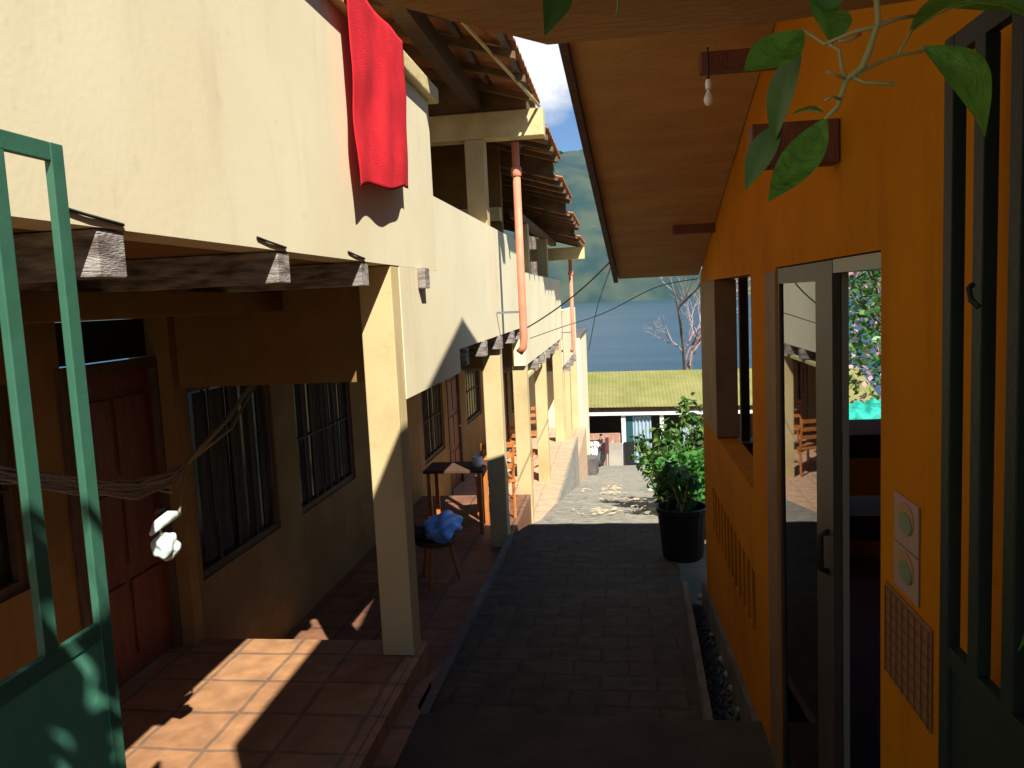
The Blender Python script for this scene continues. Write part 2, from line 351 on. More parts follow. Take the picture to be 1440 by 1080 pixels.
# mountain across the lake
mm = mat('forested_slope', (.016, .042, .034), 1, (.055, .075, .042), .004, 0, mixlo=.42, mixhi=.62, detail=12)
bm = B(); nx, ny = 110, 60
def mh(x, y):
    t = max(0, (y - 5050 - 120 * math.sin(x / 500.)) / 2500)
    h = 1500 * (1 - math.exp(-1.9 * t)) * (.96 + .05 * math.sin(x / 700. + 1.2))
    h += 240 * t * mn.fractal(Vector((x / 600., y / 700., 3.1)), .9, 2.2, 6) 
    return -46 + max(-3, h)
g = [[bm.verts.new((-4500 + 9000 * i / nx, 4900 + 4300 * j / ny, mh(-4500 + 9000 * i / nx, 4900 + 4300 * j / ny))) for i in range(nx + 1)] for j in range(ny + 1)]
for a, b in zip(g, g[1:]):
    for k in range(nx): bm.faces.new((a[k], a[k + 1], b[k + 1], b[k]))
struct(obj('hills', bm, mm, smooth=True))
# air
bm = B(); box(bm, -6500, 6500, -40, 9400, -65, 1750)
hm = bpy.data.materials.new('haze'); hm.use_nodes = True; N = hm.node_tree.nodes; L = hm.node_tree.links; N.remove(N['Principled BSDF'])
pv = N.new('ShaderNodeVolumePrincipled'); pv.inputs['Color'].default_value = (.42, .66, 1, 1); pv.inputs['Density'].default_value = 0.000023; pv.inputs['Anisotropy'].default_value = .3
L.new(pv.outputs[0], N['Material Output'].inputs['Volume'])
struct(obj('haze', bm, hm), 'stuff')

# ================================================================ GUESTHOUSE UNITS (left)
FX = -1.13; BX = -2.5
def window_part(parent, y0, y1, z0, z1, m_frame, bars=5, cross=1, curtain=False):
    f = B(); w = .045
    for a in ((y0, y1, z0, z0 + w), (y0, y1, z1 - w, z1), (y0, y0 + w, z0 + w, z1 - w), (y1 - w, y1, z0 + w, z1 - w)): box(f, BX - .07, BX - .02, *a)
    fr = obj('window', f, m_frame, parent)
    bx('pane', M['glassdark'], fr, BX - .062, BX - .055, y0 + w, y1 - w, z0 + w, z1 - w)
    g = B()
    for i in range(bars):
        y = y0 + w + (y1 - y0 - 2 * w) * (i + 1) / (bars + 1)
        tube(g, [(BX - .035, y, z0 + w), (BX - .035, y, z1 - w)], .009, 6)
    for j in range(cross):
        z = z0 + (z1 - z0) * (j + 1) / (cross + 1)
        tube(g, [(BX - .033, y0 + w, z), (BX - .033, y1 - w, z)], .008, 6)
    obj('grille', g, M['whitebar'], fr)
    if curtain:
        c = B(); n = 40; pr = None
        for i in range(n + 1):
            y = y0 + w + (y1 - y0 - 2 * w) * i / n; x = BX - .051 + .003 * math.sin(i * 1.3)
            cur = (c.verts.new((x, y, z0 + w + .02)), c.verts.new((x, y, z1 - w - .02)))
            if pr and i % 8 not in (3, 4): c.faces.new((pr[0], cur[0], cur[1], pr[1]))
            pr = cur
        obj('curtain', c, M['dimcurtain'], fr)
def door_part(parent, y0, y1, z0, z1, m=None):
    d = B(); box(d, BX - .075, BX - .03, y0 + .03, y1 - .03, z0 + .01, z1 - .03); w = y1 - y0
    dr = obj('door', d, m or M['redwood'], parent, bevel=.004)
    p = B()
    for zz in (0, 1, 2):
        za = z0 + .12 + zz * (z1 - z0 - .2) / 3; zb = za + (z1 - z0 - .2) / 3 - .08
        for yy in (0, 1):
            ya = y0 + .1 + yy * (w - .16) / 2; box(p, BX - .03, BX - .018, ya, ya + (w - .16) / 2 - .05, za, zb)
    obj('door_panel', p, m or M['redwood'], dr, bevel=.004)
    h = B(); tube(h, [(BX - .03, y1 - .09, (z0 + z1) / 2), (BX + .02, y1 - .09, (z0 + z1) / 2), (BX + .02, y1 - .17, (z0 + z1) / 2)], .009, 6)
    obj('handle', h, M['metal'], dr)
    f = B(); box(f, BX - .08, BX + .012, y0 - .035, y0 + .03, z0, z1 + .02); box(f, BX - .08, BX + .012, y1 - .03, y1 + .035, z0, z1 + .02); box(f, BX - .08, BX + .012, y0 + .03, y1 - .03, z1 - .03, z1 + .02)
    obj('door_frame', f, M['darkwood'], parent)
def joist(parent, y, z0, z1, w=.1, proud=0.0, x1=None):
    b = B(); x = FX - .004 + proud
    box(b, BX + .004, x, y - w / 2, y + w / 2, z0, z1)
    return obj('joist', b, M['joist'], parent, bevel=.004)
def column(parent, y, z0, z1, w=.16, x1=FX - .003):
    b = B(); box(b, x1 - .17, x1, y - w, y, z0, z1); obj('column', b, M['cream'], parent, bevel=.006)
def slopez(x, z): return z + (-.6 - x) * .30
def roof(parent, y0, y1, z, xe=-.6, xb=-2.9, gable=True):
    t = B(); nyy = int((y1 - y0) / .025); xs_ = []; x = xe; 
    while x > xb: xs_.append(x); x -= .33
    for i, xa in enumerate(xs_):
        xb_ = xa - .36; prev = None
        for k in range(nyy + 1):
            y = y0 + (y1 - y0) * k / nyy; bump = .022 * abs(math.sin((y - y0) * math.pi / .17))
            za = slopez(xa, z) + .045 + bump; zb = slopez(xb_, z) + .02 + bump
            cur = (t.verts.new((xa, y, za)), t.verts.new((xb_, y, zb)), t.verts.new((xa, y, za - .014)), t.verts.new((xb_, y, zb - .014)))
            if prev:
                t.faces.new((prev[0], cur[0], cur[1], prev[1])); t.faces.new((prev[2], prev[3], cur[3], cur[2])); t.faces.new((prev[0], prev[2], cur[2], cur[0])); t.faces.new((prev[1], cur[1], cur[3], prev[3]))
            prev = cur
    r = obj('roof', t, M['tileroof'], parent)
    for i in range(int((y1 - y0 - .1) / .62) + 1):
        y = y0 + .06 + i * .62
        b = B(); hexa(b, [(xe + .02 - .03, y, slopez(xe, z) - .055), (xe - .01, y + .06, slopez(xe, z) - .055), (xb, y + .06, slopez(xb, z) - .075), (xb, y, slopez(xb, z) - .075)],
                      [(xe + .02 - .03, y, slopez(xe, z) - .004), (xe - .01, y + .06, slopez(xe, z) - .004), (xb, y + .06, slopez(xb, z) - .004), (xb, y, slopez(xb, z) - .004)])
        obj('rafter', b, M['rafter'], r)
    k = 0; x = xe - .05
    b = B()
    while x > xb + .1:
        zz = slopez(x, z); box(b, x - .04, x, y0, y1, zz - .002, zz + .024); x -= .33
    obj('batten', b, M['bark'], r)
    return r

# ---- unit 1 (nearest)
G1 = 'terraced guesthouse units stepping down the alley'
u1 = thing('guesthouse', 'nearest cream guesthouse unit with tall blank upper wall behind the red towel', 'house', (-1.8, 1.5, 0.15), G1)
bm = B(); box(bm, FX - .14, FX, -1.6, 5.02, 2.2, 3.24); obj('upper_wall', bm, M['cream_up'], u1)
bm = B(); box(bm, FX - .2, FX + .050, -1.6, 5.12, 3.243, 3.335); obj('wall_cap', bm, M['paintwood'], u1, bevel=.01)
bx('upper_floor', M['ochre'], u1, -2.62, FX - .145, -1.6, 4.12, 2.2, 2.3)
bm = B(); box(bm, -4.0, -1.14, -1.6, 4.15, -.55, .15); obj('terrace_floor', bm, M['tile1'], u1)
bx('terrace_edge', M['tile1'], u1, -1.137, -1.10, -1.6, 4.15, -.55, .148)
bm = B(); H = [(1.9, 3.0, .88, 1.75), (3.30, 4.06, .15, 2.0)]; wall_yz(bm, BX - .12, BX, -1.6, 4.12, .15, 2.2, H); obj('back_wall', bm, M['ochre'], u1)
window_part(u1, 1.9, 3.0, .88, 1.75, M['darkwood'], 4, 1)
door_part(u1, 3.30, 4.06, .152, 1.76)
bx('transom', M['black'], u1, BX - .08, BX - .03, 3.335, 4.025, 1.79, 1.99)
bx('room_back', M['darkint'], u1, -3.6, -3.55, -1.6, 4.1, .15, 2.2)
bx('post', M['ochre'], u1, BX + .002, BX + .09, 4.05, 4.145, .15, 2.0, bevel=.004)
bx('beam', M['ochre'], u1, -1.95, -1.78, -1.6, 4.12, 1.995, 2.095, bevel=.006)
for y in (.90, 1.76 - .05, 2.71 - .05, 3.607 - .05): joist(u1, y, 2.092, 2.197)
for y in (1.66, 2.58, 3.45):
    b = B(); tube(b, [(FX + .004, y - .13, 2.232), (FX + .006, y - .04, 2.222), (FX + .004, y + .09, 2.212)], .004, 5); obj('wire_tie', b, M['cable'], u1)
b = B(); box(b, FX + .001, FX + .045, 4.50, 4.61, 2.085, 2.20); obj('joist', b, M['joist'], u1, bevel=.004)
bx('end_wall', M['ochre'], u1, -2.62, FX - .142, 4.122, 4.156, 1.60, 2.3)
column(u1, 4.12, .15, 2.197, .155)
# ---- unit 2
u2 = thing('guesthouse', 'second cream guesthouse unit with open tiled balcony roof on a thick cream beam', 'house', (-1.8, 6.8, -.35), G1)
bm = B(); prismX(bm, [(4.123, 1.5), (5.6, 1.5), (5.6, 1.665), (9.55, 1.665), (9.55, 2.665), (5.021, 2.665), (5.021, 2.199), (4.123, 2.199)], FX - .14, FX)
obj('balcony_wall', bm, M['cream_up'], u2)
bx('upper_floor', M['ochre'], u2, -2.62, FX - .142, 4.16, 9.55, 1.665, 1.76)
bx('partition', M['ochre'], u2, -2.62, FX - .142, 9.44, 9.55, 1.2, 1.664)
bx('upper_partition', M['ochre'], u2, -2.62, FX - .18, 9.36, 9.48, 1.762, 3.95)
bx('rail_beam', M['paintwood'], u2, -2.6, FX - .18, 9.22, 9.355, 2.9, 3.05)
b = B(); hexa(b, [(-2.62, 7.22, 3.642), (-.75, 7.22, 3.642), (-.75, 7.22, slopez(-.75, 3.695)), (-2.62, 7.22, slopez(-2.62, 3.695))], [(-2.62, 7.28, 3.642), (-.75, 7.28, 3.642), (-.75, 7.28, slopez(-.75, 3.695)), (-2.62, 7.28, slopez(-2.62, 3.695))]); obj('gable_board', b, M['rafter'], u2)
bm = B(); box(bm, -4.0, -1.145, 4.152, 9.55, -1.2, -.38); obj('terrace_floor', bm, M['tile2'], u2)
H = [(4.34, 5.46, .42, 1.59), (5.86, 7.15, .40, 1.56), (7.7, 8.5, -.38, 1.35)]
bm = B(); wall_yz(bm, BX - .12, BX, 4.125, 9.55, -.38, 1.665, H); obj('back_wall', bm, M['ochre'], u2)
window_part(u2, *H[0], M['darkwood'], 3, 0, True); window_part(u2, *H[1], M['darkwood'], 6, 1, True); door_part(u2, *H[2])
bx('upper_back_wall', M['cream'], u2, -2.75, -2.62, 4.2, 9.5, 1.665, 4.2)
for y in (5.75, 6.6, 7.5, 8.4, 9.2): joist(u2, y, 1.54, 1.662, .12, .03)
column(u2, 7.66, -.7, 1.66, .17)
bx('upper_column', M['cream'], u2, FX - .175, FX - .005, 7.16, 7.33, 2.667, 3.41, bevel=.006)
bm = B(); box(bm, -2.6, -.60, 7.17, 7.35, 3.413, 3.64); obj('roof_beam', bm, M['paintwood'], u2, bevel=.008)
bx('ridge_beam', M['darkwood'], u2, -1.25, -1.14, 4.35, 7.16, 3.66, 3.80)
roof(u2, 4.45, 7.5, 3.70, -.65)
bm = B(); tube(bm, [(-.95, 4.9, 3.75), (-.63, 7.2, 3.66)], .014, 6); obj('bamboo_pole', bm, M['paintwood'], u2)
# ---- unit 3
u3 = thing('guesthouse', 'third cream guesthouse unit lower down the alley with four stepped tiled roof sections', 'house', (-1.8, 12.5, -.8), G1)
bx('balcony_wall', M['cream_up'], u3, FX - .14, FX, 9.553, 15.9, 1.2, 2.32)
bx('upper_floor', M['ochre'], u3, -2.62, FX - .145, 9.6, 15.9, 1.21, 1.3)
bm = B(); box(bm, -4.0, -.93, 9.553, 15.9, -2.6, -.80); obj('terrace_floor', bm, M['tile3'], u3)
H = [(9.8, 11.0, -.05, 1.0), (11.3, 12.15, -.8, 1.0), (12.7, 14.1, 0, 1.0), (14.5, 15.4, -.8, 1.0)]
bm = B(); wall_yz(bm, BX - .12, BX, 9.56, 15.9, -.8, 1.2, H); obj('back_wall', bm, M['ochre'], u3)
window_part(u3, *H[0], M['darkwood'], 5, 1, True); door_part(u3, *H[1]); window_part(u3, *H[2], M['darkwood'], 5, 1); door_part(u3, *H[3])
for y in (10.6, 11.5, 12.4, 13.3, 14.2): joist(u3, y, 1.07, 1.197, .13, .05)
for y in (9.8, 12.25, 15.6): column(u3, y, -.8, 1.198, .2)
bx('lintel', M['cream'], u3, FX - .17, FX - .012, 9.85, 12.0, 1.02, 1.06)
bx('upper_back_wall', M['cream'], u3, -2.75, -2.62, 9.6, 15.8, 1.2, 3.8)
for y in (10.6, 13.4): bx('upper_column', M['cream'], u3, FX - .175, FX - .005, y - .17, y, 2.322, 2.958, bevel=.006)
roof(u3, 7.65, 9.45, 3.52); roof(u3, 9.5, 11.6, 3.33); roof(u3, 11.65, 13.7, 3.13); roof(u3, 13.75, 15.8, 2.95)
for (yy_, za_, zb_) in ((7.58, 3.52, 3.76), (9.475, 3.33, 3.56), (11.625, 3.13, 3.37), (13.725, 2.95, 3.17)):
    b = B(); hexa(b, [(-2.85, yy_ - .012, slopez(-2.85, za_) + .0), (-.70, yy_ - .012, slopez(-.70, za_)), (-.70, yy_ - .012, slopez(-.70, zb_)), (-2.85, yy_ - .012, slopez(-2.85, zb_))],
                  [(-2.85, yy_ + .012, slopez(-2.85, za_) + .0), (-.70, yy_ + .012, slopez(-.70, za_)), (-.70, yy_ + .012, slopez(-.70, zb_)), (-2.85, yy_ + .012, slopez(-2.85, zb_))]); obj('gable_board', b, M['rafter'], u3)
bx('roof_beam', M['paintwood'], u3, -2.6, -.62, 15.5, 15.7, 2.7, 2.93, bevel=.01)
bx('ridge_beam', M['rafter'], u3, -1.25, -1.14, 9.6, 15.4, 2.96, 3.04)
bx('terrace_edge', M['concrete'], u3, -.929, -.90, 9.553, 15.9, -2.6, -.79)
# ---- unit 4
u4 = thing('guesthouse', 'fourth cream guesthouse unit far down the alley beside the second salmon pipe', 'house', (-1.8, 18, -1.4), G1)
bx('balcony_wall', M['cream_up'], u4, FX - .14, FX, 15.903, 21.0, .62, 1.72)
bm = B(); box(bm, -4.0, -.96, 15.903, 21.0, -3.6, -1.42); obj('terrace_floor', bm, M['tile3'], u4)
H = [(16.6, 17.4, -1.42, .45), (18, 19.4, -.6, .4)]
bm = B(); wall_yz(bm, BX - .12, BX, 15.91, 21, -1.42, .62, H); obj('back_wall', bm, M['ochre'], u4)
door_part(u4, *H[0]); window_part(u4, *H[1], M['darkwood'], 5, 1)
for y in (17.0, 18.2, 19.4): joist(u4, y, .44, .617, .15, .07)
for y in (16.1, 17.9, 20.9): column(u4, y, -1.42, .617, .24)
bx('upper_floor', M['ochre'], u4, -2.62, FX - .145, 15.95, 21, .63, .72)
# ---- unit 5
u5 = thing('guesthouse', 'last cream guesthouse unit jutting out at the foot of the alley', 'house', (-1.8, 23, -2.6), G1)
bm = B(); wall_yz(bm, -1.24, -1.04, 21.01, 25, -4.6, .92, [(22.0, 23.0, -2.5, -1.2)]); obj('wall', bm, M['cream_up'], u5)
bx('end_wall', M['cream_up'], u5, -4.0, -1.243, 24.8, 25, -4.6, .92); bx('front_wall', M['cream_up'], u5, -4.0, -1.243, 21.01, 21.16, -4.6, .92)
bx('flat_roof', M['kerb'], u5, -4.0, -1.0, 21.0, 25.05, .925, 1.0)
bx('pane', M['glassdark'], u5, -1.18, -1.16, 22.0, 23.0, -2.5, -1.2)
for i in range(4): bx('step', M['kerb'], u5, -1.03, -.75, 21.2 + i * .6, 21.8 + i * .6, -4.5, -2.35 - i * .16)

# ---- pipes
for (x, y, z0, z1, lab) in ((-.885, 7.42, 1.52, 3.41, 'salmon pink downpipe under the thick cream beam end of the second unit'), (-.90, 15.6, .95, 2.70, 'farther salmon pink downpipe where the lower tiled roof ends')):
    t = thing('downpipe', lab, 'pipe', (x, y, z0), 'salmon downpipes on the guesthouse row')
    b = B(); tube(b, [(x, y, z1), (x, y, z0 + .12), (x - .01, y, z0 + .03), (x - .05, y, z0 - .02)], .036, 10); obj('pipe', b, M['pipe'], t, smooth=True)
    b = B(); lathe(b, [(.045, 0), (.05, .02), (.05, .06), (.045, .08)], (x, y, z1 - .3), 12); obj('collar', b, M['pipe'], t)
    b = B(); box(b, x - .24, x - .03, y - .012, y + .012, z0 + .35, z0 + .37); obj('bracket', b, M['metal'], t)

# ---- towel
def towel():
    b = B(); n, mrows = 46, 46; ya, yb = 3.30, 4.20
    top = 3.345
    g = []
    for j in range(-8, mrows + 1):
        row = []
        for i in range(n + 1):
            s = i / n; y = ya + (yb - ya) * s
            zb = 2.50 + .10 * s + .012 * math.sin(s * 9)
            if j < 0:   # over the cap and down behind
                t = -j / 8
                if t < .5: x = FX + .062 - t * 2 * .275; z = top + .004
                else: x = FX - .212; z = top - (t - .5) * .6
            else:
                t = j / mrows; x = FX + .056 + .010 + (.009 * math.sin(s * 8 + 1 + t * 2.2) + .005 * math.sin(s * 17 + t * 5 + 2) + .008 * mn.noise(Vector((s * 5, t * 2.5, 7)))) * (.3 + .9 * t) + .012 * mn.noise(Vector((s * 3, t * 3, 0)))
                z = top - t * (top - zb); y += .03 * t * math.sin(s * 3.1 + .5) * -1 + .01 * math.sin(t * 7) + (.10 * t * (1 - s)) * .5
            row.append(b.verts.new((x, y, z)))
        g.append(row)
    for p, q in zip(g, g[1:]):
        for k in range(n): b.faces.new((p[k], p[k + 1], q[k + 1], q[k]))
    o = obj('towel', b, M['red'], smooth=True)
    so = o.modifiers.new('thick', 'SOLIDIFY'); so.thickness = .0035; so.offset = 1
    tag(o, 'bright red towel draped over the cap of the tall cream wall', 'towel')
towel()

# ---- hammock
ham = thing('hammock', 'beige hammock bunched on green rope across the shaded terrace on the left', 'hammock', (-1.8, 3, 1.4))
P = [at(384, 496, Y=4.7), at(322, 590, Y=4.0), at(262, 652, Y=3.3)]
b = B(); tube(b, [P[0], P[1] + Vector((0, 0, .01)), P[2]], .012, 6); tube(b, [P[0], P[1] + Vector((0, .02, -.05)), P[2]], .008, 6)
obj('rope', b, M['rope'], ham)
Q = [P[2], at(238, 672, Y=3.05), at(190, 688, Y=2.8), at(130, 684, Y=2.5), at(60, 674, Y=2.25), at(0, 666, Y=2.05), at(-120, 640, Y=1.8)]
def sm_path(Q, off, spread):
    out = []
    for i in range(len(Q) - 1):
        for k in range(5):
            t = (i + k / 5) / (len(Q) - 1); p = Q[i].lerp(Q[i + 1], k / 5); f_ = math.sin(min(1, t * 5) * math.pi / 2)
            out.append(p + off * f_ * spread * (1 - .55 * t))
    return out
rr = random.Random(4)
b = B()
for k in range(22):
    off = Vector((rr.uniform(-.5, .5), rr.uniform(-.3, .3), rr.uniform(-1, .7))); pth = sm_path(Q, off, .042)
    for i, p in enumerate(pth): p.z += .006 * math.sin(i * .7 + k) 
    tube(b, pth, rr.uniform(.003, .0055), 5)
obj('hammock_strings', b, M['hammock'], ham, smooth=True)
b = B()
for k in range(5): 
    e = at(262 - k * 9, 655 + k * 4, Y=3.28 - .05 * k); tube(b, [P[2], e + Vector((.01 * k, 0, -.02 - .012 * k)), at(238 - k * 6, 680 + k * 2, Y=3.05)], .004, 5)
obj('fringe', b, M['rope'], ham)
# white bundle
c = at(233, 768, X=-1.56)
w = thing('cloth_bag', 'small white and mint cloth bag dangling under the hammock knot', 'bag', c)
b = B(); blob(b, c + Vector((0, 0, 0)), .052, (.8, 1.0, .85), 4, .3, 1.6, 3); obj('bag', b, M['minty'], w, smooth=True)
b = B(); c2 = at(236, 736, X=-1.56); pts = [at(212, 752, X=-1.56), at(222, 738, X=-1.56), at(238, 726, X=-1.56), at(252, 722, X=-1.56)]; tube(b, pts, [.006, .018, .02, .010], 10); obj('flap', b, M['minty'], w, smooth=True)
b = B(); tube(b, [at(252, 722, X=-1.56), at(256, 690, X=-1.62), P[2]], .004, 5); tube(b, [at(222, 738, X=-1.56), c], .004, 5); obj('cord', b, M['rope'], w)

# ---- furniture on terraces
def make_chair(loc, lab, rot):
    t = thing('chair', lab, 'chair', (0, 0, 0), 'orange wooden chairs on the terraces')
    bx('seat', M['chairwood'], t, -.2, .2, -.2, .2, .40, .43, bevel=.006)
    for sx in (-1, 1):
        b = B(); tube(b, [(sx * .17, -.17, 0), (sx * .17, -.17, .40)], .018, 6); obj('leg', b, M['chairwood'], t)
        b = B(); tube(b, [(sx * .17, .18, 0), (sx * .17, .17, .43), (sx * .17, .23, .86)], .018, 6); obj('leg', b, M['chairwood'], t)
        b = B(); tube(b, [(sx * .17, -.17, .2), (sx * .17, .175, .2)], .012, 6); obj('stretcher', b, M['chairwood'], t)
    b = B()
    for z in (.56, .68, .80): box(b, -.16, .16, .185 + (z - .43) * .12, .205 + (z - .43) * .12, z, z + .055)
    obj('backrest', b, M['chairwood'], t)
    t.location = loc; t.rotation_euler = (0, 0, rot); return t
ch = make_chair((-1.42, 8.62, -.38), 'orange wooden chair behind the dark table on the second terrace', R_(200))
dup(ch, (-1.50, 12.3, -.80), 'orange wooden chair standing in the sun on the third terrace', None, R_(160))
dup(ch, (-1.62, 14.0, -.80), 'orange wooden chair farthest down, deep on the third terrace', None, R_(20))
t = thing('table', 'small dark wooden table with a white cup on the second terrace', 'table', (-1.75, 8.1, -.38))
bx('tabletop', M['darkwood'], t, -2.05, -1.42, 7.9, 8.35, .26, .29, bevel=.004)
for x in (-2.0, -1.47):
    for y in (7.95, 8.3):
        bx('leg', M['chairwood'], t, x - .02, x + .02, y - .02, y + .02, -.38, .257)
b = B(); lathe(b, [(.035, 0), (.05, .03), (.055, .11), (.045, .112), (.04, .02)], (-1.50, 8.05, .292), 14); o = obj('cup', b, M['whiteplastic'], None, smooth=True); tag(o, 'white cup on the corner of the small dark table', 'cup')
t = thing('stool', 'low dark stool under the blue bag behind the front column', 'stool', (-1.62, 6.55, -.38))
b = B(); lathe(b, [(.17, 0), (.175, .01), (.175, .03), (.17, .04)], (-1.62, 6.55, -.04), 20); obj('seat', b, M['darkwood'], t)
for k in range(3):
    a = k * 2.1 + .4; b = B(); tube(b, [(-1.62 + .19 * math.cos(a), 6.55 + .19 * math.sin(a), -.378), (-1.62 + .12 * math.cos(a), 6.55 + .12 * math.sin(a), -.042)], .016, 6); obj('leg', b, M['chairwood'], t)
b = B(); blob(b, (-1.56, 6.55, .095), .15, (1.1, 1.3, .72), 4, .4, 2.0, 5); 
o = obj('plastic_bag', b, M['bluebag'], smooth=True); tag(o, 'crumpled bright blue plastic bag resting on the low stool', 'bag')
b = B(); blob(b, (-1.78, 6.45, .07), .12, (1.0, 1.0, .5), 3, .4, 3, 8); o = obj('black_bag', b, M['darkcloth'], smooth=True); tag(o, 'black cloth bag slumped against the blue plastic bag', 'bag')

# ================================================================ RIGHT BUILDING
WX = .575
rb = thing('orange_house', 'orange plastered house with sloping plywood eaves and glass sliding door on the right', 'house', (.7, 3.5, 0))
holes = [(1.88, 3.08, .08, 2.07), (3.66, 5.02, 1.09, 2.06)]
slits = []
y = 3.66
while y < 5.3: slits.append((y, y + .085, .40, .71)); y += .145
bm = B(); wall_yz(bm, WX, WX + .12, -.6, 5.85, -.5, 2.09, holes + slits)
prismX(bm, [(-.6, 2.0901), (5.85, 2.0901), (5.85, 2.10), (3.35, 3.02), (-.6, 3.02)], WX, WX + .12)
obj('wall', bm, M['orange'], rb)
bx('corner_post', M['brownpost'], rb, WX - .004, WX + .126, 4.995, 5.84, 1.095, 2.055, bevel=.004)
bx('pier_facing', M['brownpost'], rb, WX - .004, WX + .125, 3.085, 3.30, .0, 2.06, bevel=.004)
bx('window_post', M['brownpost'], rb, WX + .02, WX + .10, 3.665, 3.72, 1.095, 2.055, bevel=.003)
# soffit
sl = [at(803, 75, Y=3.1), at(870, 392, Y=5.9)]
SLOPE = (sl[1].z - sl[0].z) / (sl[1].y - sl[0].y)
def sz(y): return sl[0].z + SLOPE * (y - sl[0].y)
def sxl(y): return sl[0].x + (sl[1].x - sl[0].x) * (y - sl[0].y) / (sl[1].y - sl[0].y)
ysf = [2.5, 3.42, 4.12, 4.80, 5.45, 5.905]
for a, c_ in zip(ysf, ysf[1:]):
    b = B(); g_ = .006; o1 = rnd.uniform(-.004, .004)
    hexa(b, [(sxl(a), a, sz(a) + o1), (WX - .004, a, sz(a) + o1), (WX - .004, c_ - g_, sz(c_)), (sxl(c_), c_ - g_, sz(c_))], [(sxl(a), a, sz(a) + .014), (WX - .004, a, sz(a) + .014), (WX - .004, c_ - g_, sz(c_) + .014), (sxl(c_), c_ - g_, sz(c_) + .014)])
    obj('soffit_panel', b, M['ply'], rb)
b = B(); hexa(b, [(sxl(2.5) - .035, 2.5, sz(2.5) - .02), (sxl(2.5) - .004, 2.5, sz(2.5) - .02), (sxl(5.9) - .004, 5.93, sz(5.93) - .02), (sxl(5.9) - .035, 5.93, sz(5.93) - .02)],
              [(sxl(2.5) - .035, 2.5, sz(2.5) + .05), (sxl(2.5) - .004, 2.5, sz(2.5) + .05), (sxl(5.9) - .004, 5.93, sz(5.93) + .05), (sxl(5.9) - .035, 5.93, sz(5.93) + .05)])
obj('fascia', b, M['darkwood'], rb)
bm = B(); prismX(bm, [(.3, 3.05), (3.1, 3.05), (5.9, sz(5.9) + .06), (5.92, 2.22), (5.74, 2.74), (4.6, 3.95), (3.9, 4.2), (2.34, 3.70), (.3, 3.62)], .03, 3.7)  # unseen top profile, shaped to cast the shadow edge on the left facade
obj('roof', bm, M['tin'], rb)
# beam stubs through the wall
for (y, z0, z1, x0) in ((2.2, 2.31, 2.42, .355), (3.62, 2.80, 2.865, .33), (4.90, 2.335, 2.40, .33)):
    if abs(y - 3.62) < .01: z0, z1 = 2.66, 2.745
    if abs(y - 3.62) < .01: z0, z1 = at(1020, 97, Y=2.8).z, at(1020, 70, Y=2.8).z; y = 2.8; x0 = at(985, 83, Y=2.8).x
    bx('beam_end', M['redwood'], rb, x0, WX - .002, y, y + .07, z0, z1, bevel=.004)
# rooms
bx('floor', M['purple'], rb, WX + .12, 3.7, -.6, 5.85, -.1, .08)
bx('ceiling', M['ply'], rb, WX + .12, 3.7, -.6, 5.72, 2.12, 2.16)
bx('side_wall', M['ochre'], rb, 3.58, 3.7, -.6, 5.85, .08, 2.12)
bx('near_wall', M['ochre'], rb, WX + .12, 3.58, -.6, -.5, .08, 2.12)
b = B(); box(b, .70, 3.58, 5.73, 5.85, -.5, .9); box(b, 2.9, 3.58, 5.73, 5.85, .9, 2.1); box(b, .70, .72, 5.73, 5.85, .9, 2.1)
obj('end_wall', b, M['orange'], rb)
for x in (at(1041, 500, Y=5.76).x, 1.48, 2.1): bx('mullion', M['brownpost'], rb, x, x + .06, 5.76, 5.82, .905, 2.115)
bx('window_sill', M['brownpost'], rb, .73, 2.9, 5.66, 5.87, .903, .93)
# sliding door
f = B(); w_ = .05
for a in ((3.05, 3.08), (2.31, 2.50)): box(f, WX + .004, WX + .026, a[0], a[1], .085, 2.065)
box(f, WX + .004, WX + .026, 2.50, 3.05, 2.01, 2.065); box(f, WX + .004, WX + .026, 2.50, 3.05, .085, .15)
sd = obj('sliding_door', f, M['alu'], rb)
bx('glass_pane', M['glass'], sd, WX + .012, WX + .018, 2.50, 3.05, .15, 2.01)
b = B(); tube(b, [(WX + .006, 2.36, 1.17), (WX - .02, 2.36, 1.18), (WX - .02, 2.36, 1.28), (WX + .006, 2.36, 1.29)], .010, 8); obj('handle', b, M['black'], sd, smooth=True)
f = B(); box(f, WX + .005, WX + .10, 1.883, 2.305, 2.03, 2.066); box(f, WX + .03, WX + .045, 2.30, 2.32, .085, 2.03); obj('door_frame', f, M['alulight'], rb)
bx('threshold', M['alu'], rb, WX - .02, WX + .12, 1.9, 3.06, .083, .10)

# porch panel over the gate
A = at(770, 63, Y=1.2); Bq = at(525, 0, Y=1.05); Fq = at(1050, 38, Y=1.2); E = at(1290, 0, Y=1.2)
pts = [A, Bq, Vector((-.20, .35, 2.43)), Vector((-.12, -.6, 2.50)), Vector((.573, -.6, 2.50)), Vector((.573, 1.2, 2.385)), Vector((E.x, 1.2, E.z)), Fq]
b = B(); hexa(b, pts, [p + Vector((0, 0, .018)) for p in pts]); bmesh.ops.triangulate(b, faces=[f for f in b.faces if len(f.verts) > 4])
pp = thing('porch_roof', 'low plywood porch roof spanning the gateway overhead', 'roof', (.1, .6, 2.4))
obj('ceiling_board', b, M['ply2'], pp)
for yb_ in (.15, ):
    bx('support_beam', M['darkwood'], pp, -.12, .57, yb_, yb_ + .07, 2.47, 2.55)
bx('edge_beam', M['darkwood'], pp, .10, .573, 1.14, 1.19, 2.41, 2.46)

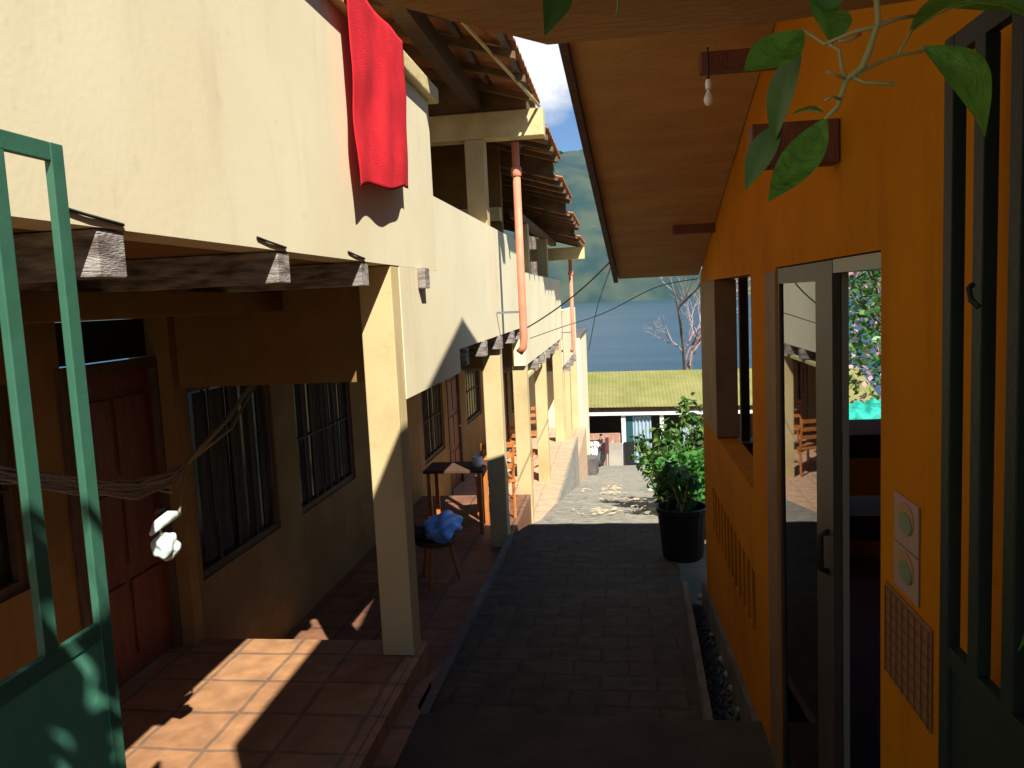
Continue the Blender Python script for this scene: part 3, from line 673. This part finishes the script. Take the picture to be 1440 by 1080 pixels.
# interior counter, cloth, flowers
t = thing('counter', 'purple brown two shelf counter inside the open doorway', 'counter', (1.3, 3.95, .08))
bx('countertop', M['purple'], t, .95, 2.4, 3.85, 4.3, 1.19, 1.30, bevel=.004); bx('shelf', M['purple'], t, .97, 2.4, 3.87, 4.25, .79, .91)
for x in (.98, 2.36): bx('leg', M['purple'], t, x - .03, x + .03, 3.9, 4.2, .08, 1.19)
t = thing('side_table', 'outdoor table hidden under the turquoise tarp behind the orange house', 'table', (2.7, 8.9, -.62))
bx('tabletop', M['darkwood'], t, 2.1, 3.3, 8.6, 9.2, .60, .64)
for x in (2.15, 3.25):
    for y in (8.65, 9.15): bx('leg', M['darkwood'], t, x - .03, x + .03, y - .03, y + .03, -.62, .60)
b = B(); n = 60; g = []
for j in range(22):
    row = []
    for i in range(n + 1):
        x = 2.0 + 1.4 * i / n; k = j / 21
        if k < .45: y = 8.56 - .02 - .05 * math.sin(i * .7) * (1 - k); z = .28 + k / .45 * .37
        else: y = 8.56 + (k - .45) / .55 * .7; z = .66 + .16 * abs(mn.noise(Vector((i * .18, k * 5, 1)))) * (1 - abs(k - .72) * 2)
        row.append(b.verts.new((x, y + .03 * mn.noise(Vector((i * .3, k * 4, 2))), z + .02 * mn.noise(Vector((i * .5, k * 9, 0))))))
    g.append(row)
for p, q in zip(g, g[1:]):
    for k in range(n): b.faces.new((p[k], p[k + 1], q[k + 1], q[k]))
o = obj('tarp', b, M['tealcloth'], smooth=True); tag(o, 'shiny turquoise tarp seen through the open doorway', 'tarp')
fp = thing('potted_flower', 'red flowering pot plant on the sill of the orange house far window', 'plant', (1.02, 5.66, .93))
b = B(); lathe(b, [(.04, 0), (.055, .09), (.06, .1), (.05, .1)], (1.0, 5.70, .931), 12); obj('pot', b, M['claypot'], fp)
b = B(); leafcloud(b, (1.0, 5.68, 1.28), (.07, .06, .27), 150, .06, 4); obj('leaves', b, M['leafD'], fp)
b = B(); leafcloud(b, (1.0, 5.66, 1.33), (.06, .05, .13), 28, .05, 9, 1.2); obj('flower', b, M['petalr'], fp)

# bulb
c = at(996, 112, Y=2.75)
t = thing('light_bulb', 'small bare bulb hanging under the plywood eaves', 'lamp', c)
b = B(); tube(b, [c + Vector((0, 0, .10)), c], .004, 6); obj('cord', b, M['cable'], t)
b = B(); lathe(b, [(.008, .0), (.010, -.01), (.010, -.028), (.008, -.03)], c, 12); obj('socket', b, M['whiteplastic'], t)
b = B(); lathe(b, [(.005, -.03), (.008, -.04), (.015, -.055), (.016, -.065), (.011, -.078), (.003, -.083)], c, 14); obj('bulb', b, M['bulb'], t, smooth=True)

# posters
def wallpoly(b, pix, x, th=.002):
    p = [at(px, py, X=WX) for px, py in pix]
    hexa(b, [(x, q.y, q.z) for q in p], [(x - th, q.y, q.z) for q in p])
def disc(b, cx, cy, ry, rz_, x, th=.0015, n=20):
    hexa(b, [(x, cx + ry * math.cos(2 * math.pi * k / n), cy + rz_ * math.sin(2 * math.pi * k / n)) for k in range(n)], [(x - th, cx + ry * math.cos(2 * math.pi * k / n), cy + rz_ * math.sin(2 * math.pi * k / n)) for k in range(n)])
def poster(z0, z1, lab, y0=1.635, y1=1.775):
    t = thing('poster', lab, 'poster', (WX - .002, (y0 + y1) / 2, z0), 'small posters on the orange wall')
    bx('sheet', M['paper'], t, WX - .005, WX - .002, y0, y1, z0, z1)
    zc = (z0 + z1) / 2 + .01; yc = (y0 + y1) / 2
    b = B(); disc(b, yc, zc, .048, .034, WX - .0055); obj('printed_disc', b, M['disco'], t)
    b = B(); disc(b, yc - .006, zc - .008, .036, .022, WX - .0075); obj('printed_disc', b, M['discg'], t)
poster(1.452, 1.555, 'upper pinkish poster with green and orange disc beside the doorway')
poster(1.352, 1.448, 'lower pinkish poster with green disc hung under its twin')
t = thing('calendar', 'brown gridded sheet pinned to the orange wall under the two posters', 'calendar', (WX - .002, 1.69, 1.13))
bx('sheet', M['paper2'], t, WX - .004, WX - .002, 1.565, 1.835, 1.125, 1.335)
b = B()
for k in range(8): z = 1.13 + k * .0275; box(b, WX - .0055, WX - .0042, 1.57, 1.83, z, z + .003)
for k in range(8): y = 1.575 + k * .036; box(b, WX - .0075, WX - .0058, y, y + .003, 1.13, 1.325)
obj('ruled_grid', b, M['inkr'], t)

# drain channel with stones
bm = B(); ch_ys = [3.57 + .3 * i for i in range(9)]
rowsd = []
for y in ch_ys:
    l = prof(AR, y); z = prof(AZ, y)
    rowsd.append([bm.verts.new(p) for p in ((l + .0, y, z - .01), (l + .012, y, z + .02), (l + .045, y, z + .02), (l + .05, y, z - .16), (WX - .03, y, z - .16), (WX - .025, y, z + .03), (WX - .001, y, z + .03))])
for a, b_ in zip(rowsd, rowsd[1:]):
    for k in range(6): bm.faces.new((a[k], a[k + 1], b_[k + 1], b_[k]))
struct(obj('drain_channel', bm, M['kerb']))
bm = B()
for k in range(420):
    y = rnd.uniform(3.62, 5.9); l = prof(AR, y) + .055; x = rnd.uniform(l, WX - .04); r = rnd.uniform(.006, .016)
    bmesh.ops.create_icosphere(bm, subdivisions=1, radius=r, matrix=Matrix.Translation((x, y, prof(AZ, y) - .155 + rnd.uniform(0, .012))))
o = struct(obj('gravel', bm, M['gravel']), 'stuff')
for k, (px, py, r) in enumerate(((1047, 1020, .034), (1031, 955, .03), (1023, 932, .026), (1015, 908, .028), (984, 806, .03), (1040, 990, .02), (1000, 868, .018))):
    q = at(px, py, Z=-.13); b = B(); blob(b, (q.x, q.y, prof(AZ, q.y) - .125), r, (1.0, 1.35, .7), 2, .25, 2, k)
    o = obj('river_stone', b, M['stone'], smooth=True); tag(o, ['largest pale river stone at the near end of the drain', 'pale stone just behind a small one in the drain', 'rounded stone third from the near end of the drain', 'pale stone midway along the drain by the orange wall', 'pale stone at the far end of the drain by the black pot', 'small stone between the two nearest pale stones in the drain', 'tiny stone alone in the far half of the drain'][k], 'stone', 'pale stones in the drain')

# ================================================================ GATES
def gate(x, y_end, n, mb, mp_, zt, zs, lab, sheet=True, sgn=1, sp=.115, barw=.03, bart=.014, z0=.42, mb2=None):
    t = thing('gate', lab, 'gate', (x, y_end, z0), 'green metal gate leaves'); y0 = y_end - sp * n
    for i in range(n + 1):
        y = y_end - i * sp; nm = 'stile' if i in (0, n) else 'bar'
        bx(nm, mb, t, x - bart / 2, x + bart / 2, y - barw, y, (z0 if nm == 'stile' else zs + .03), zt - (.03 if nm == 'bar' else 0), bevel=.002)
    for z, nm in ((zt - .03, 'top_rail'), (zs, 'middle_rail'), (z0 + .03, 'bottom_rail')):
        bx(nm, mb, t, x - bart / 2 + .001, x + bart / 2 - .001, y0, y_end - barw, z, z + .03, bevel=.002)
    bx('sheet_panel', mp_, t, x - .003, x + .003, y0, y_end - barw, z0 + .06, zs)
    return t
gate(-.9, 1.243, 6, M['green'], M['mint'], 2.285, 1.455, 'green barred metal gate leaf on the left with dappled mint lower panel', sp=.132)
t = gate(.5, 1.312, 7, M['greendark'], M['greendark'], 2.50 - .15, 1.40, 'dark green barred gate leaf on the right against the orange wall', bart=.020, barw=.032, sp=.104)
b = B(); tube(b, [(.482, 1.185, 1.99), (.474, 1.178, 1.985), (.472, 1.165, 1.97), (.478, 1.155, 1.96)], .004, 6); obj('latch', b, M['greendark'], t)

# ================================================================ VINE
vine = thing('climbing_vine', 'glossy green climbing vine hanging from the porch roof at the upper right', 'plant', (.15, .6, 2.4))
VY = .58
def vp(x, y, d=0): return at(x, y, Y=VY + d)
st = B()
def stem(pl, r): tube(st, [vp(*p) for p in pl], r, 7)
stem([(1232, -60, .02), (1233, 0, .01), (1235, 30, 0), (1222, 72), (1212, 95), (1190, 112), (1178, 150), (1160, 168)], [.0022, .0021, .002, .0024, .0024, .002, .0018, .0012])
stem([(1130, 42, .02), (1160, 62, .01), (1200, 45), (1236, 36), (1262, 26, .01), (1290, 22, .02)], [.0011, .0013, .0015, .0016, .0014, .0012])
stem([(1190, 112), (1183, 92), (1180, 70), (1165, 62)], [.0016, .0013, .0012, .0011])
stem([(1205, 104), (1232, 90, .01), (1262, 78, .02), (1298, 72, .02)], [.0016, .0013, .0011, .001])
stem([(1262, 78, .02), (1278, 50, .025), (1290, 30, .03)], [.001, .001, .001])
stem([(1198, 108), (1215, 116, -.005), (1258, 118, -.01)], [.0015, .001, .0014])
stem([(1183, 140), (1170, 135, -.01), (1160, 142, -.01)], [.001, .0009, .0012])
stem([(1190, 112), (1175, 105, -.008), (1163, 101, -.01)], [.001, .0009, .0013])
stem([(1210, 48), (1195, 58, -.005), (1180, 58, -.008)], [.001, .0009, .0012])
obj('stem', st, M['stem'], vine, smooth=True)
leaves = [  # base, tip, width px, up, fold, curl, material
    ((1130, 42, .02), (1046, 100, -.02), 50, (.3, -.7, .8), .35, -.10, 'leafG'),
    ((1128, 62, .03), (1088, 205, .05), 46, (-.8, -.6, .2), .3, .05, 'leafD'),
    ((1100, 170, .05), (1048, 268, .06), 38, (-.6, -.8, .1), .3, .05, 'leafD'),
    ((1162, 165, 0), (1080, 284, -.05), 44, (-.1, -.8, .75), .4, -.10, 'leafG'),
    ((1158, 158, .01), (1112, 162, .02), 22, (0, -.3, 1), .4, .1, 'leafG'),
    ((1296, 66, .02), (1385, 192, .04), 74, (.7, -.9, .1), .45, .08, 'leafG'),
    ((1280, 44, .03), (1475, 40, -.04), 92, (0, -.45, .8), .35, .18, 'leafG'),
    ((1170, 62, .01), (1148, 2, .04), 52, (.3, -.9, .2), .4, .05, 'leafG'),
    ((1150, 20, .03), (1180, -50, .02), 44, (0, -.9, .3), .3, .05, 'leafB'),
    ((790, -50, .02), (766, 50, .0), 40, (.5, -.8, 0), .3, .05, 'leafD'),
    ((868, -40, .08), (866, 26, .08), 12, (.9, -.3, 0), .3, .05, 'leafY'),
    ((1330, 10, .05), (1450, 22, .02), 50, (0, -.7, .5), .3, .1, 'leafG'),
    ((1460, 820, .25), (1432, 915, .25), 46, (.6, -.6, .5), .2, .05, 'leafB'),
]
for i, (p, q, w_, up, fo, cu, mk) in enumerate(leaves):
    b = B(); P0, P1 = vp(*p), vp(*q)
    wid = w_ / F * VY * 1.2
    cl, nr = leafshape(b, P0, P1, up, wid, fold=fo, curl=cu)
    lf = obj('leaf', b, M[mk], vine, smooth=True)
    md = lf.modifiers.new('s', 'SUBSURF'); md.levels = 1; md.render_levels = 2
    b = B(); tube(b, [c_ - nr * .0002 for c_ in cl], [.0008, .0007, .0006, .0005, .0004, .0003, .0002], 5)
    obj('midrib', b, M['vein'], lf, smooth=True)
# the mass of the vine climbs on top of the porch roof
st = B(); tube(st, [(.2, .58, 2.55), (.1, .2, 2.75), (-.05, -.3, 2.9), (-.1, -.8, 3.2), (-.2, -1.4, 2.9)], [.006, .01, .012, .014, .016], 7); tube(st, [(.22, .55, 2.42), (.2, .5, 2.6), (.1, .2, 2.75)], [.004, .005, .006], 6)
obj('woody_stem', st, M['bark'], vine)
b = B(); leafcloud(b, (-.05, -.40, 3.10), (.28, .50, .36), 230, .13, 21, 1.8, .3, 2, .05)
leafcloud(b, (-.27, -.1, 2.55), (.14, .35, .22), 26, .12, 22, 1.9, .3, 2, .1)
o = obj('foliage', b, [M['leafA'], M['leafD']], vine); o['kind'] = 'stuff'

# ================================================================ CABLES
def cable(pix, r, lab):
    b = B(); pts = [at(x, y, Y=Y) for x, y, Y in pix]; sm = []
    for i in range(len(pts) - 1):
        p0 = pts[max(i - 1, 0)]; p1 = pts[i]; p2 = pts[i + 1]; p3 = pts[min(i + 2, len(pts) - 1)]
        for k in range(6):
            t = k / 6; sm.append(.5 * ((2 * p1) + (p2 - p0) * t + (2 * p0 - 5 * p1 + 4 * p2 - p3) * t * t + (3 * p1 - p0 - 3 * p2 + p3) * t ** 3))
    sm.append(pts[-1]); tube(b, sm, r, 6); o = obj('cable', b, M['cable'], smooth=True); tag(o, lab, 'cable', 'black cables over the alley')
cable([(700, 478, 9.0), (737, 463, 8.6), (780, 436, 8.0), (822, 403, 7.2), (864, 362, 5.95)], .007, 'thick black cable rising from the joists to the plywood eave corner')
cable([(745, 476, 8.9), (790, 460, 8.4), (850, 440, 7.6), (920, 405, 6.8), (980, 392, 6.0)], .004, 'thin lower cable sagging toward the orange house corner')
cable([(828, 492, 13), (838, 440, 11), (850, 400, 8.5), (864, 364, 5.95)], .006, 'steep dark cable dropping from the eave corner to the lake side')

# ================================================================ PLANTS BY THE PATH
def bush(loc, name, lab, h, r, n, size, mk, seed, elong=2.0, pot=False, lump=9, stems=5, nst=True, grp='leafy plants along the right of the path'):
    t = thing(name, lab, 'plant', loc, grp); x, y, z = loc; z0 = z
    if pot:
        b = B(); lathe(b, [(.15, 0), (.17, .02), (.205, .40), (.22, .41), (.22, .45), (.20, .45), (.19, .38)], loc, 20); obj('pot', b, M['pot'], t, smooth=False); z0 = z + .4
    b = B(); rr = random.Random(seed)
    for k in range(stems):
        a = rr.uniform(0, 6.3); q = rr.uniform(.3, .9) * r
        tube(b, [(x, y, z0), (x + q * .5 * math.cos(a), y + q * .5 * math.sin(a), z0 + h * .4), (x + q * math.cos(a), y + q * math.sin(a), z0 + h * rr.uniform(.7, .95))], [.012, .009, .004], 6)
    obj('stem', b, M['stem'], t)
    b = B(); leafcloud(b, (x, y, z0 + h * .55), (r, r, h * .52), n, size, seed, elong, .2, len(mk), .2, lump); obj('leaves', b, [M[k] for k in mk], t)
    return t
PZ = lambda y: prof(AZ, y)
bush((.47, 6.75, PZ(6.75)), 'potted_plant', 'dark leafy plant in a black pot at the end of the drain', .42, .20, 420, .09, ['leafD', 'leafA'], 3, pot=True)
bush((.78, 8.75, PZ(8.75)), 'bush', 'bright green low bush in the sun right behind the black pot',   .72, .40, 1500, .11, ['leafB', 'leafA', 'leafB'], 5, lump=12)
bush((.44, 9.9, PZ(9.9)), 'bush', 'loose yellow green leafy shrub leaning over the sunlit path', 1.0, .36, 900, .12, ['leafY', 'leafD', 'leafA'], 6, lump=12)
bush((.90, 10.4, PZ(10.4)), 'bush', 'tall narrow dark shrub standing behind the yellow green one', 1.35, .22, 1000, .10, ['leafD', 'leafD', 'leafY'], 8, lump=10)
bush((1.3, 9.6, PZ(9.6) - .1), 'bush', 'mid green shrub tucked beside the orange house corner', .7, .36, 600, .10, ['leafA', 'leafD'], 9, lump=10)
bm = B()
for k in range(700):
    y = rnd.uniform(8.9, 15); x = rnd.uniform(-.7, 1.3) * (1 if rnd.random() < .6 else .6) + (.4 if rnd.random() < .5 else 0)
    if mn.noise(Vector((x * 1.2, y * .8, 5))) < .0: continue
    z = PZ(y) + .02; a = rnd.uniform(0, 6.3); L_ = rnd.uniform(.03, .07)
    v = [bm.verts.new((x + L_ * math.cos(a + q) * s, y + L_ * math.sin(a + q) * s, z + rnd.uniform(0, .015))) for q, s in ((0, 1), (1.57, .45), (3.14, 1), (4.71, .45))]; bm.faces.new(v)
struct(obj('fallen_leaves', bm, M['straw']), 'stuff')

def tree(name, lab, cat, base, h, crown, rad, n, size, mk, seed, trunk=.1, lump=16, grp=None, petals=0):
    t = thing(name, lab, cat, base, grp); rr = random.Random(seed); c = Vector(crown); b = B(); ba = Vector(base)
    mid = ba.lerp(c, .5) + Vector((.1, .05, 0)) * h * .2
    tube(b, [ba, mid, c], [trunk, trunk * .75, trunk * .35], 8)
    for k in range(9):
        d = Vector((rr.uniform(-1, 1) * rad[0], rr.uniform(-1, 1) * rad[1], rr.uniform(-.3, .9) * rad[2])) * .8
        s = mid.lerp(c, rr.uniform(0, .9)); tube(b, [s, s.lerp(c + d, .5) + Vector((0, 0, .05 * h)), c + d], [trunk * .35, trunk * .2, trunk * .08], 6)
    obj('trunk', b, M['bark'], t)
    b = B(); leafcloud(b, c, rad, n, size, seed, 2.0, .1, len(mk), .2, lump); obj('crown', b, [M[k] for k in mk], t)
    if petals: b = B(); leafcloud(b, c, rad, petals, size * .9, seed + 1, 1.3, .1, 1, .6, lump); obj('blossom', b, M['petal'], t)
tree('flowering_tree', 'dense shrubby tree with pale blossom seen through the open doorway', 'tree', (3.2, 10.2, -1.1), 4, (3.25, 10.0, 1.7), (1.2, 1.0, 1.9), 3600, .10, ['leafD', 'leafA', 'leafY'], 31, .08, 30, None, 700)
tree('tree', 'leafy tree whose crown tip shows above the tiled roof', 'tree', (-3.6, 30.5, -4.9), 12, (-3.15, 30.5, 7.1), (1.0, 1.0, 1.2), 1800, .26, ['leafD', 'leafD'], 33, .2, 18)

# bare tree by the lake
bt = thing('bare_tree', 'leafless pinkish grey tree rising behind the green roofed shed', 'tree', (3.2, 40, -6.6))
b = B(); rr = random.Random(5); tw = B()
def branch(p, d, L_, r, lev):
    q = p + d * L_; mid = p + d * L_ * .5 + Vector((rr.uniform(-1, 1), rr.uniform(-1, 1), rr.uniform(-1, 1))) * L_ * .06
    tube(b if lev < 3 else tw, [p, mid, q], [r, r * .85, r * .68], 6 if lev < 3 else 4, cap=False)
    if lev >= 7: return
    for k in range(3 if lev in (1, 2, 3) else 2):
        nd = (d + Vector((rr.uniform(-.75, .75), rr.uniform(-.6, .6), rr.uniform(-.25, .5)))).normalized()
        branch(q if k < 2 else p.lerp(q, .6), nd, L_ * rr.uniform(.62, .85), r * .6, lev + 1)
branch(Vector((3.2, 40, -6.7)), Vector((-.02, 0, 1)), 4.6, .15, 0)
branch(Vector((3.17, 40, -2.2)), Vector((-.12, 0, 1)).normalized(), 1.2, .08, 2)
branch(Vector((3.15, 40, -2.6)), Vector((.2, 0, 1)).normalized(), 1.6, .10, 2)
obj('trunk', b, M['bark'], bt); obj('twigs', tw, M['twig'], bt)

# ================================================================ SHED
sh = thing('shed', 'long shed with mossy green metal roof at the foot of the path', 'shed', (1.5, 32.5, -4.6))
YS = 31.0; gz0 = -4.66
b = B(); nn = 260; x0, x1 = -2.6, 9.5; prev = None
for i in range(nn + 1):
    x = x0 + (x1 - x0) * i / nn; c = .010 * math.sin(i * math.pi / 1.5) - .012 * (x)  
    zf, zb = -2.28 - .0 + c, -1.24 + c
    cur = (b.verts.new((x, YS - .25, zf)), b.verts.new((x, YS + 3.1, zb)), b.verts.new((x, YS - .25, zf - .03)), b.verts.new((x, YS + 3.1, zb - .03)))
    if prev: b.faces.new((prev[0], cur[0], cur[1], prev[1])); b.faces.new((prev[2], prev[3], cur[3], cur[2])); b.faces.new((prev[0], prev[2], cur[2], cur[0]))
    prev = cur
obj('roof', b, M['shedroof'], sh)
b = B(); hexa(b, [(x0, YS - .2, -2.60), (x1, YS - .2, -2.74), (x1, YS - .12, -2.74), (x0, YS - .12, -2.60)], [(x0, YS - .2, -2.48), (x1, YS - .2, -2.62), (x1, YS - .12, -2.62), (x0, YS - .12, -2.48)]); obj('fascia', b, M['white'], sh)
b = B(); hexa(b, [(x0, YS - .1, -2.48), (x1, YS - .1, -2.62), (x1, YS, -2.62), (x0, YS, -2.48)], [(x0, YS - .1, -2.33), (x1, YS - .1, -2.45), (x1, YS, -2.45), (x0, YS, -2.33)]); obj('eave_board', b, M['darkwood'], sh)
bx('back_wall', M['darkint'], sh, x0, x1, YS + 2.8, YS + 2.95, gz0 - 1, -1.6)
bx('side_wall', M['darkint'], sh, x0, x0 + .1, YS, YS + 2.8, gz0 - 1, -2.1); bx('side_wall', M['darkint'], sh, x1 - .1, x1, YS, YS + 2.8, gz0 - 1, -2.2)
bx('floor', M['kerb'], sh, x0, x1, YS - .3, YS + 2.8, gz0 - 1, gz0 + .01)
def px31(x): return at(x, 600, Y=YS).x
b = B(); box(b, x0 + .1, px31(872), YS - .06, YS + .08, gz0, -3.35); obj('brick_wall', b, M['brick'], sh)
bx('plaster_wall', M['plaster'], sh, px31(850), px31(874), YS - .09, YS - .065, gz0, -3.72)
bx('post', M['white'], sh, px31(874), px31(880), YS - .1, YS + 0, gz0, -2.6)
bx('post', M['white'], sh, px31(928), px31(933.5), YS - .1, YS + 0, gz0, -2.62); bx('post', M['darkwood'], sh, px31(985), px31(992), YS - .1, YS, gz0, -2.64)
bx('door', M['teal'], sh, px31(880), px31(890), YS + .02, YS + .07, gz0 + .01, -2.62)
bx('half_door', M['black'], sh, px31(876.5), px31(891), YS - .18, YS - .12, gz0 + .01, -3.68)
c = B(); n = 30; pr = None
for i in range(n + 1):
    x = px31(890) + (px31(916) - px31(890)) * i / n; y = YS + .02 + .035 * math.sin(i * 1.05)
    cur = (c.verts.new((x, y, gz0 + .12)), c.verts.new((x, y, -2.72)))
    if pr: c.faces.new((pr[0], cur[0], cur[1], pr[1]))
    pr = cur
o = obj('curtain', c, M['bluecloth'], None, smooth=True); tag(o, 'pale blue curtain hanging in the shed doorway', 'curtain')
b = B(); box(b, px31(960), px31(984), YS - .05, YS, gz0, -3.1); obj('pale_panel', b, M['bluecloth'], sh)
# washing drape on shed left post top: laundry
# motorbike seen from behind
def motorbike(loc, rot):
    t = thing('motorbike', 'parked motorbike with white fairing at the foot of the path', 'motorbike', (0, 0, 0))
    def wheel(y):
        b = B(); ring = [(0, y + .30 * math.cos(a * math.pi / 12), .30 + .30 * math.sin(a * math.pi / 12)) for a in range(25)]
        tube(b, ring, .05, 8, cap=False); w = obj('wheel', b, M['tyre'], t, smooth=True)
        b = B()
        for k in range(6): a = k * math.pi / 6; tube(b, [(0, y - .27 * math.cos(a), .3 - .27 * math.sin(a)), (0, y + .27 * math.cos(a), .3 + .27 * math.sin(a))], .009, 5)
        obj('spokes', b, M['metal'], w)
    wheel(-.62); wheel(.62)
    b = B(); blob(b, (0, .35, .66), .3, (.6, .75, .75), 3, .12, 2, 1); obj('fairing', b, M['whiteplastic'], t, smooth=True)
    b = B(); blob(b, (0, -.02, .80), .2, (.7, 1.5, .65), 3, .1, 2, 2); obj('fuel_tank', b, M['whiteplastic'], t, smooth=True)
    b = B(); blob(b, (0, -.48, .82), .22, (.65, 1.6, .3), 3, .05, 2, 2); obj('seat', b, M['tyre'], t, smooth=True)
    b = B(); blob(b, (0, 0, .42), .2, (.7, 1.2, .9), 2, .25, 4, 2); obj('engine', b, M['metal'], t)
    b = B(); tube(b, [(-.34, .28, 1.05), (-.2, .40, 1.03), (.2, .40, 1.03), (.34, .28, 1.05)], .016, 8); obj('handlebar', b, M['tyre'], t)
    b = B(); tube(b, [(-.08, .62, .3), (-.08, .42, 1.0)], .025, 8); tube(b, [(.08, .62, .3), (.08, .42, 1.0)], .025, 8); obj('fork', b, M['metal'], t)
    b = B(); blob(b, (0, .52, .92), .09, (1, .7, 1), 3, 0); obj('headlight', b, M['bulb'], t, smooth=True)
    b = B(); tube(b, [(.12, .1, .3), (.14, -.4, .32), (.15, -.8, .40)], [.03, .04, .045], 8); obj('exhaust', b, M['metal'], t)
    for s in (-1, 1):
        b = B(); tube(b, [(s * .25, .38, 1.04), (s * .3, .40, 1.18)], .008, 5); blob(b, (s * .32, .40, 1.22), .05, (1.2, .4, .8), 2, 0); obj('mirror', b, M['tyre'], t)
    t.location = loc; t.rotation_euler = (0, 0, rot)
motorbike((-.93, 25.9, PZ(25.9) + .01), R_(168))
t = thing('crate', 'small purple brown upright crate leaning at the shed wall', 'crate', (px31(853), 30.6, gz0))
bx('slat_side', M['purple'], t, px31(850.5), px31(855.5), 30.5, 30.75, gz0 + .6, gz0 + 1.2); bx('leg', M['darkwood'], t, px31(851), px31(852), 30.55, 30.6, gz0, gz0 + .6); bx('leg', M['darkwood'], t, px31(854), px31(855), 30.55, 30.6, gz0, gz0 + .6)

# ================================================================ LIGHT AND SKY
S = Vector((-.5, .8, -1)).normalized()
sd_ = bpy.data.lights.new('sun', 'SUN'); sd_.energy = 5.0; sd_.angle = R_(.5); sd_.color = (1, .955, .87)
so = bpy.data.objects.new('sun', sd_); COL.objects.link(so); so.rotation_euler = S.to_track_quat('-Z', 'Y').to_euler()
el = math.asin(-S.z); az = math.atan2(-S.x, -S.y)   # clockwise from +Y
w = bpy.data.worlds.new('World'); scene.world = w; w.use_nodes = True; N = w.node_tree.nodes; L = w.node_tree.links
bg = N['Background']; bg.inputs['Strength'].default_value = .05
sk = N.new('ShaderNodeTexSky'); sk.sky_type = 'NISHITA'; sk.sun_disc = False; sk.sun_elevation = el; sk.sun_rotation = az; sk.altitude = 1500; sk.air_density = 1.3; sk.dust_density = .3
tc = N.new('ShaderNodeTexCoord'); mp = N.new('ShaderNodeMapping'); mp.inputs['Scale'].default_value = (1.4, 1.4, 3.0); mp.inputs['Location'].default_value = (.3, .0, .08)
n = N.new('ShaderNodeTexNoise'); n.inputs['Scale'].default_value = 1.7; n.inputs['Detail'].default_value = 9; n.inputs['Roughness'].default_value = .55
r = N.new('ShaderNodeValToRGB'); r.color_ramp.elements[0].position = .54; r.color_ramp.elements[1].position = .64
mx = N.new('ShaderNodeMixRGB'); mx.inputs[2].default_value = (12, 12, 12.2, 1)
L.new(tc.outputs['Generated'], mp.inputs[0]); L.new(mp.outputs[0], n.inputs['Vector']); dp = N.new('ShaderNodeVectorMath'); dp.operation = 'DOT_PRODUCT'; dp.inputs[1].default_value = Vector((-.085, .94, .345)).normalized()
mr = N.new('ShaderNodeMapRange'); mr.inputs['From Min'].default_value = .984; mr.inputs['From Max'].default_value = .998; mr.inputs['To Min'].default_value = -.03; mr.inputs['To Max'].default_value = .22
ad = N.new('ShaderNodeMath'); ad.operation = 'ADD'
L.new(tc.outputs['Generated'], dp.inputs[0]); L.new(dp.outputs['Value'], mr.inputs['Value']); L.new(mr.outputs[0], ad.inputs[0]); L.new(n.outputs['Fac'], ad.inputs[1])
L.new(ad.outputs[0], r.inputs[0]); L.new(r.outputs[0], mx.inputs[0])
ti = N.new('ShaderNodeMixRGB'); ti.blend_type = 'MULTIPLY'; ti.inputs[0].default_value = 1; ti.inputs[2].default_value = (.70, .92, 1.22, 1); L.new(sk.outputs[0], ti.inputs[1])
L.new(ti.outputs[0], mx.inputs[1]); L.new(mx.outputs[0], bg.inputs['Color'])

vs = scene.view_settings; vs.view_transform = 'Standard'; vs.look = 'None'; vs.gamma = 1; vs.exposure = .9; vs.use_curve_mapping = False
scene.render.engine = 'CYCLES'; scene.cycles.max_bounces = 10; scene.cycles.diffuse_bounces = 3; scene.cycles.transparent_max_bounces = 12
scene.cycles.sample_clamp_indirect = 6; scene.cycles.volume_bounces = 0; scene.cycles.caustics_reflective = False; scene.cycles.caustics_refractive = False
